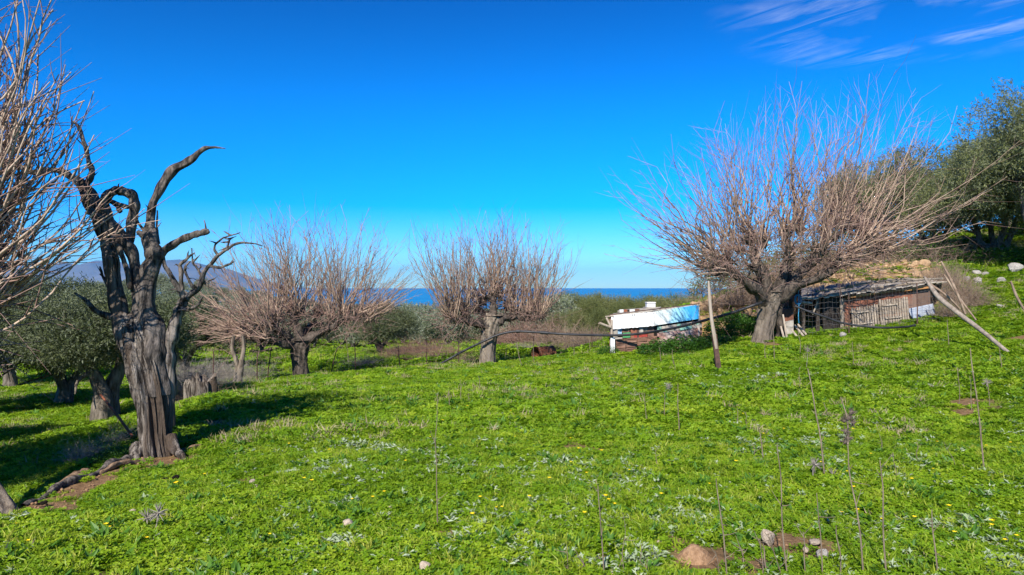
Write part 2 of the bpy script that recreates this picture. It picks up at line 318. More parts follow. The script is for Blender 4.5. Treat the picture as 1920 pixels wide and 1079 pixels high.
M['whitebox'] = simple('white_box_paint', (0.80, 0.80, 0.78), (0.6, 0.6, 0.57), 5, 0.6, 0.05)
M['greysheet'] = simple('grey_blue_sheet', (0.40, 0.44, 0.50), (0.26, 0.29, 0.34), 7, 0.6, 0.3, c3=(0.5, 0.53, 0.58))
M['concrete'] = simple('old_concrete', (0.44, 0.40, 0.34), (0.26, 0.23, 0.19), 7, 0.95, 0.4, perobj=0.2)
M['pinkbrick'] = simple('pinkish_old_brick', (0.48, 0.29, 0.24), (0.26, 0.14, 0.11), 9, 0.9, 0.5, c3=(0.55, 0.45, 0.39), perobj=0.5)
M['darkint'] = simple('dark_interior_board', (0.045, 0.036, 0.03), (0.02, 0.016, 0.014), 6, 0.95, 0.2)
M['bluerope'] = simple('blue_rope', (0.04, 0.28, 0.48), (0.03, 0.18, 0.33), 20, 0.8, 0)
M['greenboard'] = simple('green_painted_board', (0.10, 0.36, 0.13), (0.05, 0.2, 0.08), 8, 0.8, 0.2)
M['blueboard'] = simple('pale_blue_board', (0.33, 0.5, 0.62), (0.22, 0.33, 0.42), 8, 0.8, 0.2)
M['redboard'] = simple('bright_red_board', (0.42, 0.06, 0.04), (0.24, 0.04, 0.03), 8, 0.8, 0.2)
M['mint'] = simple('mint_green_board', (0.30, 0.62, 0.47), (0.24, 0.42, 0.33), 8, 0.8, 0.2)
# sheet whose paint goes from whitish green to strong blue along its length
m, nt, b = new_mat('blue_faded_sheet')
tcn = nt.nodes.new('ShaderNodeTexCoord'); sp = nt.nodes.new('ShaderNodeSeparateXYZ'); nt.links.new(tcn.outputs['Object'], sp.inputs[0])
nz = nt.nodes.new('ShaderNodeTexNoise'); nz.inputs['Scale'].default_value = 3.5; nz.inputs['Detail'].default_value = 6; nt.links.new(tcn.outputs['Object'], nz.inputs['Vector'])
f = M2(nt, 'ADD', M2(nt, 'DIVIDE', sp.outputs[0], 1.25), M2(nt, 'MULTIPLY', M2(nt, 'SUBTRACT', nz.outputs['Fac'], 0.5), 0.55), clamp=True)
f = M2(nt, 'ADD', f, M2(nt, 'MULTIPLY', M2(nt, 'SUBTRACT', sp.outputs[2], 0.2), 0.35), clamp=True)
c = ramp(nt, f, [(0.0, (0.70, 0.72, 0.66)), (0.3, (0.66, 0.74, 0.70)), (0.45, (0.36, 0.66, 0.76)), (0.72, (0.16, 0.56, 0.80)), (0.88, (0.03, 0.33, 0.70))])
nt.links.new(c, b.inputs['Base Color']); b.inputs['Roughness'].default_value = 0.6
M['bluesheet'] = m
# sea
m, nt, b = new_mat('sea_water')
g2 = nt.nodes.new('ShaderNodeNewGeometry'); mpp = nt.nodes.new('ShaderNodeMapping'); mpp.inputs['Scale'].default_value = (0.0008, 0.004, 1); nt.links.new(g2.outputs['Position'], mpp.inputs[0])
nz = nt.nodes.new('ShaderNodeTexNoise'); nz.inputs['Scale'].default_value = 1.0; nz.inputs['Detail'].default_value = 5; nt.links.new(mpp.outputs[0], nz.inputs['Vector'])
c = ramp(nt, nz.outputs['Fac'], [(0.35, (0.006, 0.15, 0.34)), (0.65, (0.010, 0.23, 0.46))])
nt.links.new(c, b.inputs['Base Color']); b.inputs['Roughness'].default_value = 0.45; b.inputs['Specular IOR Level'].default_value = 0.25
nb = nt.nodes.new('ShaderNodeTexNoise'); nb.inputs['Scale'].default_value = 0.25; nb.inputs['Detail'].default_value = 3; nt.links.new(g2.outputs['Position'], nb.inputs['Vector'])
bp = nt.nodes.new('ShaderNodeBump'); bp.inputs['Strength'].default_value = 0.5; bp.inputs['Distance'].default_value = 1.0; nt.links.new(nb.outputs['Fac'], bp.inputs['Height']); nt.links.new(bp.outputs[0], b.inputs['Normal'])
M['sea'] = m
M['mountain'] = simple('far_mountain_rock', (0.19, 0.17, 0.14), (0.09, 0.10, 0.075), 0.0012, 0.95, 0, detail=8)

# ------------------------------------------------------------------ mesh helpers
class MB:
    """collects vertices and faces, then links ONE mesh object"""
    def __init__(s): s.v = []; s.q = []; s.t = []; s.n = 0
    def add(s, V, Q=None, T=None):
        V = np.asarray(V, float).reshape(-1, 3); s.v.append(V)
        if Q is not None and len(Q): s.q.append(np.asarray(Q, np.int64).reshape(-1, 4) + s.n)
        if T is not None and len(T): s.t.append(np.asarray(T, np.int64).reshape(-1, 3) + s.n)
        s.n += len(V); return s
    def tubes(s, Pt, R, K=4, mod=None):
        """Pt (N,S,3) paths, R (N,S) radii"""
        Pt = np.asarray(Pt, float); R = np.asarray(R, float)
        if Pt.ndim == 2: Pt = Pt[None]; R = R[None]
        n, S_, _ = Pt.shape
        T = np.gradient(Pt, axis=1); T /= np.linalg.norm(T, axis=2, keepdims=True) + 1e-12
        mean = T.mean(axis=1, keepdims=True)
        ref = np.where(np.abs(mean[..., 0:1]) < 0.75, np.array([1., 0, 0]), np.array([0, 1., 0])) * np.ones_like(T)
        U = ref - (ref * T).sum(-1, keepdims=True) * T; U /= np.linalg.norm(U, axis=2, keepdims=True) + 1e-12
        Vv = np.cross(T, U)
        a = np.linspace(0, 2 * np.pi, K, endpoint=False)
        rr = R[:, :, None] * np.ones(K)
        if mod is not None: rr = rr * mod(a, np.linspace(0, 1, S_), Pt)
        V = Pt[:, :, None, :] + rr[..., None] * (np.cos(a)[None, None, :, None] * U[:, :, None, :] + np.sin(a)[None, None, :, None] * Vv[:, :, None, :])
        i = np.arange(S_ - 1)[:, None]; j = np.arange(K)[None]
        q = np.stack([i * K + j, i * K + (j + 1) % K, (i + 1) * K + (j + 1) % K, (i + 1) * K + j], -1).reshape(-1, 4)
        Q = (q[None] + (np.arange(n) * S_ * K)[:, None, None]).reshape(-1, 4)
        return s.add(V.reshape(-1, 3), Q)
    def box(s, c, d, R=None, jit=0.0):
        """centre, full dims, optional 3x3 rotation"""
        h = np.array(d) / 2
        V = np.array([[x, y, z] for x in (-1, 1) for y in (-1, 1) for z in (-1, 1)]) * h
        if jit: V = V + rng.normal(0, jit, V.shape)
        if R is not None: V = V @ np.asarray(R).T
        V = V + np.array(c)
        return s.add(V, [(0, 1, 3, 2), (4, 6, 7, 5), (0, 4, 5, 1), (2, 3, 7, 6), (0, 2, 6, 4), (1, 5, 7, 3)])
    def leaves(s, C, D, Nn, L, Wd, fold=0.0):
        """quads: base C, direction D, normal-ish Nn, length L, width Wd: diamond leaf"""
        D = D / (np.linalg.norm(D, axis=1, keepdims=True) + 1e-9)
        X = np.cross(D, Nn); X /= np.linalg.norm(X, axis=1, keepdims=True) + 1e-9
        Nn = np.cross(X, D)
        L = np.broadcast_to(L, (len(C),))[:, None]; Wd = np.broadcast_to(Wd, (len(C),))[:, None]
        a = C; bb = C + D * L * 0.5 + X * Wd / 2 + Nn * fold * Wd; cc = C + D * L; dd = C + D * L * 0.5 - X * Wd / 2 + Nn * fold * Wd
        V = np.stack([a, bb, cc, dd], 1).reshape(-1, 3)
        Q = np.arange(len(C) * 4).reshape(-1, 4)
        return s.add(V, Q)
    def mesh(s, name, mat, off=(0, 0, 0), smooth=False):
        V = np.concatenate(s.v) - np.array(off, float)
        Q = np.concatenate(s.q) if s.q else np.zeros((0, 4), int); T = np.concatenate(s.t) if s.t else np.zeros((0, 3), int)
        me = bpy.data.meshes.new(name)
        me.vertices.add(len(V)); me.vertices.foreach_set('co', V.astype(np.float32).ravel())
        nl = len(Q) * 4 + len(T) * 3; me.loops.add(nl)
        me.loops.foreach_set('vertex_index', np.concatenate([Q.ravel(), T.ravel()]).astype(np.int32))
        me.polygons.add(len(Q) + len(T))
        st = np.concatenate([np.arange(len(Q)) * 4, len(Q) * 4 + np.arange(len(T)) * 3]).astype(np.int32)
        me.polygons.foreach_set('loop_start', st)
        me.update(calc_edges=True); me.validate()
        sm_ = smooth or (isinstance(mat, str) and ('shoot' in mat or 'twig' in mat))
        me.polygons.foreach_set('use_smooth', np.full(len(me.polygons), bool(sm_)))
        if mat is not None: me.materials.append(M[mat] if isinstance(mat, str) else mat)
        return me
    def obj(s, name, mat, parent=None, smooth=False, loc=None, **props):
        """child: vertices are world, stored relative to the parent; top-level: relative to loc"""
        off = np.array(loc if loc is not None else (parent['_base'] if parent is not None and '_base' in parent.keys() else (0, 0, 0)), float)
        o = bpy.data.objects.new(name, s.mesh(name, mat, off, smooth)); COL.objects.link(o)
        if parent is not None: o.parent = parent
        elif loc is not None: o.location = loc
        for k, vv in props.items(): o[k] = vv
        if parent is not None and '_base' in parent.keys(): o['_base'] = list(off)
        return o
def tag(o, label, cat, group=None):
    o['label'] = label; o['category'] = cat
    if group: o['group'] = group
    return o
def root(name, loc, label, cat, group=None):
    o = bpy.data.objects.new(name, None); COL.objects.link(o); o.location = [float(q) for q in loc]; o['_base'] = [float(q) for q in loc]
    o.empty_display_size = 0.1
    return tag(o, label, cat, group)
def copy_tree(o, parent=None):
    c = o.copy(); COL.objects.link(c)
    if parent is not None: c.parent = parent
    for ch in [k for k in list(COL.objects) if k.parent == o]: copy_tree(ch, c)
    return c
def resample(pts, n):
    """Catmull-Rom through points, n samples; extra columns (radius) go along"""
    p = np.asarray(pts, float); m = len(p)
    q = np.vstack([2 * p[0] - p[1], p, 2 * p[-1] - p[-2]])
    t = np.linspace(0, m - 1 - 1e-6, n); i = t.astype(int); u = (t - i)[:, None]
    p0, p1, p2, p3 = q[i], q[i+1], q[i+2], q[i+3]
    return 0.5 * (2*p1 + (p2-p0)*u + (2*p0-5*p1+4*p2-p3)*u**2 + (3*p1-p0-3*p2+p3)*u**3)
def rot_z(a): c, s_ = math.cos(a), math.sin(a); return np.array([[c, -s_, 0], [s_, c, 0], [0, 0, 1.]])
def rot_y(a): c, s_ = math.cos(a), math.sin(a); return np.array([[c, 0, s_], [0, 1, 0], [-s_, 0, c]])
def rot_x(a): c, s_ = math.cos(a), math.sin(a); return np.array([[1, 0, 0], [0, c, -s_], [0, s_, c]])
def unit(v): return v / (np.linalg.norm(v, axis=-1, keepdims=True) + 1e-12)
def on_ground(px, py, lo=2.5, hi=60):
    """first point where the pixel's line of sight meets the ground"""
    Ys = np.geomspace(lo, hi, 500); X = (px - CX) / F * Ys; Z = -(py - HY) / F * Ys
    h = gz(X, Ys, False); k = np.where(Z <= h)[0]
    Y = Ys[k[0]] if len(k) else hi
    x = (px - CX) / F * Y
    return np.array([x, Y, float(gz(x, Y))])
def at(px, Y):
    x = (px - CX) / F * Y; return np.array([x, Y, float(gz(x, Y))])

# ------------------------------------------------------------------ ground, sea, mountains
def axis(segs):
    out = [segs[0][0]]
    for a, b_, st in segs: out += list(np.arange(a + st, b_ + st * 0.5, st))
    return np.array(out)
xs = axis([(-12, 14, .12)]); 
def grow(start, step, end, k=1.12):
    o = []; v = start
    while v < end: step *= k; v += step; o.append(v)
    return o
xs = np.concatenate([np.array([-q for q in grow(12, .12, 5200)])[::-1], xs, np.array(grow(14, .12, 5200))])
ys = np.concatenate([np.array([-q for q in grow(-2.0, .2, 600, 1.2)])[::-1], np.arange(2.0, 24, .12), np.array(grow(24, .12, 2600, 1.07))])
GX, GY = np.meshgrid(xs, ys)
GZ = gz(GX, GY)
nx, ny = len(xs), len(ys)
gm = MB(); i = np.arange(ny - 1)[:, None]; j = np.arange(nx - 1)[None]
gm.add(np.stack([GX, GY, GZ], -1), np.stack([i*nx+j, i*nx+j+1, (i+1)*nx+j+1, (i+1)*nx+j], -1).reshape(-1, 4))
ground = gm.obj('ground', 'ground', smooth=True); ground['kind'] = 'structure'; ground['label'] = 'green sloping field of clover and grass with bare patches of earth'
for nm, arr in (('soil', soil_mask(GX, GY)), ('rubble', rubble_mask(GX, GY)), ('dry', ss(24, 44, np.hypot(GX * .8, GY)))):
    a_ = ground.data.attributes.new(nm, 'FLOAT', 'POINT'); a_.data.foreach_set('value', arr.ravel().astype(np.float32))

sm = MB(); R_ = 24000; n = 96; ang = np.linspace(0, 2*np.pi, n, endpoint=False)
sm.add(np.vstack([[0, 0, -62], np.stack([R_*np.cos(ang), R_*np.sin(ang), np.full(n, -62)], 1)]), T=[(0, k+1, (k+1) % n + 1) for k in range(n)])
seao = sm.obj('sea', 'sea'); seao['kind'] = 'structure'; seao['label'] = 'strip of deep blue sea below the horizon'

def mountains():
    prof = [(-900,470),(-500,440),(-200,462),(0,486),(100,508),(140,488),(170,496),(205,477),(245,500),(285,490),(320,482),(345,478),(372,485),(395,502),(412,498),(440,514),(480,528),(530,540),(600,543)]
    D = 20000.; px = np.linspace(-900, 600, 260); pr = np.interp(px, [q[0] for q in prof], [q[1] for q in prof])
    mb = MB(); rows = 14; V = []
    for r in range(rows):
        t = r / (rows - 1); Y = D - 2500 + 5000 * t
        X = (px - CX) / F * D + (Y - D) * 0.1
        prof_h = (543.5 - pr) / F * D * 0.82
        n_ = noise(np.stack([X / 700, np.full_like(X, Y / 700), 0 * X], -1), 1.0, 6, 2)
        w = math.sin(math.pi * t) ** 0.8
        V.append(np.stack([X, np.full_like(X, Y), -64 + np.maximum(0, (prof_h + n_ * 130 * np.clip(prof_h / 300, 0, 1)) * w)], 1))
    k = len(px); i = np.arange(rows-1)[:, None]; j = np.arange(k-1)[None]
    mb.add(np.array(V), np.stack([i*k+j, i*k+j+1, (i+1)*k+j+1, (i+1)*k+j], -1).reshape(-1, 4))
    o = mb.obj('mountains', 'mountain', smooth=True); o['kind'] = 'structure'; o['label'] = 'pale blue mountain range across the bay'
mountains()

# ------------------------------------------------------------------ pollarded trees
def limb_mod(freq_a, amp, seed=0):
    def f(a, t, Pt):
        tt = t[:, None]; aa = a[None]
        r = 1 + amp * (0.5*np.sin(freq_a*aa + 5*tt + seed) + 0.35*np.sin((2*freq_a+1)*aa - 9*tt + 2*seed) + 0.35*np.sin(3*aa + 23*tt + seed) * np.sin(31*tt+seed) + 0.2*np.sin((4*freq_a+1)*aa+15*tt))
        return r[None]
    return f
def shoots_for(head, out, n, L, up=1.0, spread=0.75, minel=-0.2, r0=0.0155, lean=None, twigs=9, seg=7, curl=0.35, K=4, jit=0.16, mess=3.2):
    """young shoots from one pollard head. returns (paths, radii, twig paths, twig radii)"""
    v = rng.normal(size=(n, 3)); v = unit(v) * spread
    d = v + np.array([0, 0, up]) + np.array(out) 
    d = unit(d); d[:, 2] = np.maximum(d[:, 2], minel + rng.uniform(0, .25, n)); d = unit(d)
    ln = L * rng.uniform(0.42, 1.12, n) * (0.72 + 0.28 * np.clip(d[:, 2], 0, 1))
    t = np.linspace(0, 1, seg)
    start = np.array(head) + unit(rng.normal(size=(n, 3))) * jit * rng.uniform(.3, 1, (n, 1))
    upv = np.array([0, 0, 1.]) if lean is None else unit(np.array(lean))
    d1 = unit(d + upv * curl * rng.uniform(0.4, 1.6, (n, 1)))
    side = unit(np.cross(d, rng.normal(size=(n, 3))))
    wob = rng.uniform(-1, 1, (n, 1, 1)) * 0.08 * ln[:, None, None] * np.sin(np.pi * 2 * t)[None, :, None] + rng.normal(size=(n, 1, 1)) * 0.035 * ln[:, None, None] * np.sin(np.pi * 3.3 * t)[None, :, None]
    path = start[:, None] + ln[:, None, None] * (d[:, None] * (t - 0.5*t*t)[None, :, None] + d1[:, None] * (0.5*t*t)[None, :, None]) + side[:, None] * wob
    rad = (r0 * rng.uniform(0.55, 1.25, (n, 1))) * (1 - 0.78 * t[None]) 
    # side twigs
    m = n * twigs; idx = np.repeat(np.arange(n), twigs); tt = 0.18 + 0.82 * rng.random(m) ** 0.8
    f = tt * (seg - 1); k = np.minimum(f.astype(int), seg - 2); u = (f - k)[:, None]
    p0 = path[idx, k] * (1-u) + path[idx, k+1] * u; tg = unit(path[idx, k+1] - path[idx, k])
    td = unit(tg * 0.9 + unit(np.cross(tg, rng.normal(size=(m, 3)))) * rng.uniform(.45, 1.1, (m, 1)))
    tl = ln[idx] * np.where(rng.random(m) < .16, rng.uniform(.22, .42, m), rng.uniform(.05, .2, m)) * (1.25 - 0.7 * tt)
    s3 = np.array([0, .5, 1.]); bend = rng.normal(size=(m, 3)) * 0.12 + tg * 0.3
    tp = p0[:, None] + tl[:, None, None] * (td[:, None] * s3[None, :, None] + bend[:, None] * (s3**2)[None, :, None])
    tr = (r0 * 0.42 * rng.uniform(.7, 1.2, (m, 1))) * (1 - 0.75 * s3[None]) * (1.15 - 0.5 * tt[:, None])
    # tangle of short dead twigs round the head, some hanging
    q = int(n * mess); c = np.array(head) + rng.normal(size=(q, 3)) * jit * 1.5; dd = unit(rng.normal(size=(q, 3)) + np.array(out) * .5); ll = rng.uniform(.12, .72, q) * min(1, L / 2.4)
    b2 = rng.normal(size=(q, 3)) * .45
    kp = c[:, None] + ll[:, None, None] * (dd[:, None] * s3[None, :, None] + b2[:, None] * (s3**2)[None, :, None])
    tp = np.concatenate([tp, kp]); tr = np.concatenate([tr, (r0 * .5 * rng.uniform(.5, 1.3, (q, 1))) * (1 - .7 * s3[None])])
    return path, rad, tp, tr
def pollard(name, label, base, trunk, limbs, group, bark='bark', lbark=None, shoot_mat='shoot', K=28, individual=False, roots=True):
    """trunk: list of (px,py,dY,r); limbs: list of dict(path=[(px,py,dY,r)..], heads=[dict])"""
    Y0 = base[1]
    r = root(name, base, label, 'tree', group)
    pts = np.array([np.append(P(a, b_, Y0 + c), d) for a, b_, c, d in trunk]); q = resample(pts, 46)
    mb = MB()
    fl = q[:, 3].copy(); 
    fl *= 0.80
    if roots: fl *= 1 + 0.30 * np.exp(-np.linspace(0, 14, 46))
    q[:, 2] -= np.linspace(0.12, 0, 46) * 1.0
    mb.tubes(q[:, :3], fl, K * 2, limb_mod(5, 0.13, rng.uniform(0, 6)))
    mb.tubes(np.vstack([q[-1, :3], q[-1, :3] + [0, 0, .03], q[-1, :3] + [0, 0, .05]]), np.array([q[-1, 3], q[-1, 3] * .7, 0.004]), K * 2)
    mb.obj('trunk', bark, r, True)
    for lb in limbs:
        pts = np.array([np.append(P(a, b_, Y0 + c), d) for a, b_, c, d in lb['path']]); q = resample(pts, 26)
        lump = 1 + 0.16 * np.sin(np.linspace(0, 19, 26) + rng.uniform(0, 6))
        nn = q[:, :3] + np.stack([noise(q[:, :3], 5, 2, k) for k in range(3)], 1) * 0.06
        m2 = MB(); rr = q[:, 3] * lump * np.linspace(.85, .55, 26); rr = np.append(rr, rr[-1] * .03); nn = np.vstack([nn, nn[-1] + unit(nn[-1] - nn[-2]) * rr[-2] * .5])
        m2.tubes(nn, rr, 18, limb_mod(3, 0.2, rng.uniform(0, 6)))
        # knobs and stubs where shoots were cut
        for h in lb['heads']:
            hp = P(h['at'][0], h['at'][1], Y0 + h['at'][2]); ks = h.get('knob', 0.13) * .62
            for _ in range(7):
                c_ = hp + rng.normal(size=3) * ks * 0.55; rr_ = ks * rng.uniform(.45, .85); t_ = np.linspace(-1, 1, 7)
                ax = unit(rng.normal(size=3) + [0, 0, .6])
                m2.tubes(c_ + ax[None] * (t_ * rr_ * 1.1)[:, None], rr_ * np.sqrt(np.maximum(1 - t_**2, 0.004)), 9, limb_mod(3, .25, rng.uniform(0, 6)))
            for _ in range(34):
                d_ = unit(rng.normal(size=3) + np.array([0, 0, .1])); L_ = ks * rng.uniform(1., 4.2)
                st_ = hp + rng.normal(size=3) * ks * .5
                m2.tubes(np.array([st_, st_ + d_ * L_ * .6 + rng.normal(size=3) * .015, st_ + d_ * L_]), np.array([.020, .013, .005]), 5)
        for _ in range(int(34 if lb['heads'] else 8)):      # stubs of old cuts along the limb
            k_ = rng.integers(5, 26); d_ = unit(rng.normal(size=3) + np.array([0, 0, .35])); L_ = rng.uniform(.08, .34); st_ = nn[k_]
            m2.tubes(np.array([st_, st_ + d_ * L_ * .6 + rng.normal(size=3) * .03, st_ + d_ * L_]), np.array([.022, .014, .005]), 5)
        m2.obj('limb', lbark or bark, r, True)
        for h in lb['heads']:
            hp = P(h['at'][0], h['at'][1], Y0 + h['at'][2]); kw = {k: v_ for k, v_ in h.items() if k not in ('at', 'knob')}
            pa, ra, tp, tr = shoots_for(hp, **kw)
            if individual:
                nt_ = len(tp) // len(pa)
                for i_ in range(len(pa)):
                    m3 = MB(); fine = resample(pa[i_], 16)
                    fine = fine + np.stack([noise(fine, 7, 2, k + i_ % 5) for k in range(3)], 1) * 0.022
                    m3.tubes(fine, np.interp(np.linspace(0, 1, 16), np.linspace(0, 1, len(ra[i_])), ra[i_]) * (1 + .12*np.sin(np.arange(16)*2.2)), 6)
                    so_ = m3.obj('shoot', shoot_mat, r, True)
                    tw = MB(); tw.tubes(tp[i_*nt_:(i_+1)*nt_], tr[i_*nt_:(i_+1)*nt_], 4)
                    # spurs on the twigs
                    a_ = tp[i_*nt_:(i_+1)*nt_]; e_ = a_[:, 1:2] + rng.normal(size=(nt_, 1, 3)) * .05
                    tw.tubes(np.concatenate([a_[:, 1:2], (a_[:, 1:2] + e_) / 2, e_], 1), np.tile([.003, .0022, .0012], (nt_, 1)), 3)
                    tw.obj('twigs', 'twig', so_, kind='stuff')
            else:
                m3 = MB(); m3.tubes(pa, ra, 4); o3 = m3.obj('shoots', shoot_mat, r, kind='stuff')
                m4 = MB(); m4.tubes(tp, tr, 3); m4.obj('twigs', 'twig', o3, kind='stuff')
    return r
G_POL = 'pollarded mulberry trees along the field'
# centre tree
def H(px, py, dY, n, L, out, **k): d = dict(at=(px, py, dY), n=n, L=L, out=out); d.update(k); return d
cb = at(915, 20.5)
pollard('pollarded_tree', 'pale trunked pollarded tree in the middle, bare rounded crown, black hose resting in its fork', cb,
  [(916,690,0,.33),(914,668,0,.29),(916,640,0,.27),(918,620,0,.30),(921,604,0,.30),(926,592,0,.27)],
  [dict(path=[(916,612,0,.20),(900,606,-.2,.17),(880,603,-.5,.15),(862,600,-.7,.14)], heads=[H(850,596,-.8,36,2.75,(-0.29,-.3,.2), curl=1.35, spread=.6), H(872,590,-.5,36,2.80,(-0.17,-.1,.3), curl=1.35, spread=.6), H(845,590,-.3,26,2.44,(-0.45,0,.1), curl=1.35, spread=.6)]),
   dict(path=[(924,600,0,.20),(926,585,0,.17),(926,568,0,.15),(926,556,0,.13)], heads=[H(918,556,.1,26,2.25,(-.1,0,.3)), H(936,552,.2,30,2.48,(.12,.1,.3)), H(905,568,.5,21,2.34,(-.25,.4,.2))]),
   dict(path=[(932,604,0,.20),(950,598,.1,.17),(975,597,.2,.15),(1000,598,.3,.13)], heads=[H(965,588,.2,36,2.80,(0.15,.1,.3), curl=1.35, spread=.6), H(990,592,.3,39,2.75,(0.24,.1,.2), curl=1.35, spread=.6), H(1012,592,.2,32,2.54,(0.38,0,.1), curl=1.35, spread=.6)]),
   dict(path=[(920,602,0,.17),(912,592,.6,.15),(900,583,1.2,.12)], heads=[H(895,578,1.3,19,2.34,(-.3,.4,.2)), H(950,575,1.2,19,2.34,(.3,.4,.2))])], G_POL, lbark='bark_dark')
# left-middle tree
lb_ = at(563, 18.6)
pollard('pollarded_tree', 'dark trunked pollarded tree with a wide bare crown, left of the middle beside the fence', lb_,
  [(566,712,0,.28),(564,690,0,.25),(562,668,0,.26),(562,650,0,.29),(564,638,0,.27)],
  [dict(path=[(558,650,0,.17),(540,632,-.2,.15),(520,618,-.4,.13),(500,612,-.6,.12)], heads=[H(512,606,-.4,31,2.9,(-.4,-.1,.15)), H(488,610,-.8,31,2.7,(-.9,-.1,-.25), spread=.55, curl=.2), H(455,618,-.6,29,2.1,(-1.2,0,-.5), spread=.6, curl=.15, minel=-.35)]),
   dict(path=[(556,648,0,.14),(530,645,-.5,.12),(500,640,-.8,.1),(470,632,-1,.09)], heads=[H(462,630,-1.0,26,1.9,(-1.3,-.2,-.75), spread=.5, curl=.1, minel=-.3), H(505,632,-1.0,14,1.6,(-.7,-.4,-.3), spread=.8)]),
   dict(path=[(562,642,0,.17),(556,618,.1,.15),(552,596,.2,.13),(548,580,.3,.12)], heads=[H(540,580,.3,34,2.9,(-.22,.1,.3)), H(562,586,.2,34,2.85,(.02,0,.3))]),
   dict(path=[(568,642,0,.17),(588,630,.1,.15),(612,620,.2,.13),(640,600,.2,.13),(668,596,.1,.12)], heads=[H(620,602,.2,31,2.9,(.1,.1,.3)), H(646,592,.2,38,2.8,(.18,.1,.25)), H(672,592,.1,31,2.3,(.75,.0,0)), H(690,596,-.1,24,2.0,(.95,-.1,-.1), spread=.6)]),
   dict(path=[(562,644,0,.15),(574,622,.8,.13),(590,605,1.5,.11)], heads=[H(596,590,1.6,28,2.7,(.1,.4,.2)), H(520,592,1.4,22,2.7,(-.3,.4,.2))])], G_POL, bark='bark_dark')
# big right tree
rb_ = at(1432, 17.0)
pollard('pollarded_tree', 'largest pollarded tree, hollow split trunk, wide bare crown, beside the sheds', rb_,
  [(1428,648,0,.36),(1430,622,0,.27),(1436,598,0,.26),(1440,575,0,.28),(1446,558,0,.28),(1450,548,0,.24)],
  [dict(path=[(1466,648,.25,.20),(1464,615,.2,.15),(1458,585,.1,.18),(1450,560,0,.19)], heads=[]),
   dict(path=[(1440,575,0,.20),(1420,548,-.2,.19),(1398,528,-.4,.18),(1370,508,-.6,.15),(1345,492,-.8,.14)],
        heads=[H(1340,484,-.8,30,3.3,(-.9,-.1,.05), mess=5.5, jit=.20, spread=.75, knob=.18), H(1366,490,-.6,25,2.9,(-.5,-.1,.25), mess=5.5, jit=.20, knob=.18), H(1330,500,-.4,21,3.0,(-1.15,0,-.4), mess=5.5, jit=.20, spread=.6, curl=.2, minel=-.2), H(1350,512,-1.2,13,2.2,(-.9,-.5,-.5), mess=5.5, jit=.20, spread=.7, curl=.1)]),
   dict(path=[(1446,566,0,.19),(1436,530,0,.19),(1422,500,.1,.17),(1412,472,.2,.15),(1408,455,.3,.14)],
        heads=[H(1405,448,.3,28,3.3,(-.32,0,.4), mess=5.5, jit=.20, knob=.18), H(1428,452,.1,24,3.3,(0,0,.5), mess=5.5, jit=.20, knob=.16), H(1388,470,1.,19,3.,(-.4,.4,.2), mess=5.5, jit=.20), H(1415,500,-.6,13,1.6,(-.2,-.6,0), mess=5.5, jit=.20)]),
   dict(path=[(1452,560,0,.20),(1466,528,0,.19),(1476,498,.1,.17),(1480,470,.1,.16),(1478,448,.1,.14)],
        heads=[H(1472,438,.1,25,3.4,(-.02,0,.5), mess=5.5, jit=.20, knob=.16), H(1496,430,.2,25,3.4,(.15,0,.45), mess=5.5, jit=.20, knob=.16), H(1480,480,-.7,16,1.6,(0,-.7,0), mess=5.5, jit=.20)]),
   dict(path=[(1454,556,0,.20),(1484,530,0,.19),(1515,500,0,.17),(1545,462,0,.16),(1568,436,.1,.15)],
        heads=[H(1546,436,.1,25,3.4,(.12,0,.45), mess=5.5, jit=.20, knob=.16), H(1576,420,.1,26,3.4,(.22,0,.4), mess=5.5, jit=.20, knob=.17), H(1600,424,.3,24,3.6,(.55,.1,.25), mess=5.5, jit=.20, knob=.16), H(1620,440,.3,13,3.9,(.85,.1,.3), mess=5.5, jit=.20, knob=.12), H(1540,470,-.8,16,1.8,(.2,-.7,0), mess=5.5, jit=.20)]),
   dict(path=[(1456,560,0,.18),(1500,535,-.3,.16),(1545,512,-.5,.14),(1600,486,-.6,.13),(1640,462,-.6,.11)],
        heads=[H(1632,452,-.6,13,3.8,(1.2,0,.15), mess=5.5, jit=.20, spread=.75, curl=.25), H(1600,470,-.6,13,3.7,(1.1,-.1,-.1), mess=5.5, jit=.20, spread=.8, curl=.2, minel=-.1), H(1570,490,-.7,16,2.8,(.9,-.3,-.5), mess=5.5, jit=.20, spread=.9, curl=.1, minel=-.3), H(1650,470,-.3,11,3.4,(1.35,.1,-.55), mess=5.5, jit=.20, spread=.6, curl=.1, minel=-.12)])],
   G_POL, bark='bark_mid', lbark='bark_dark')

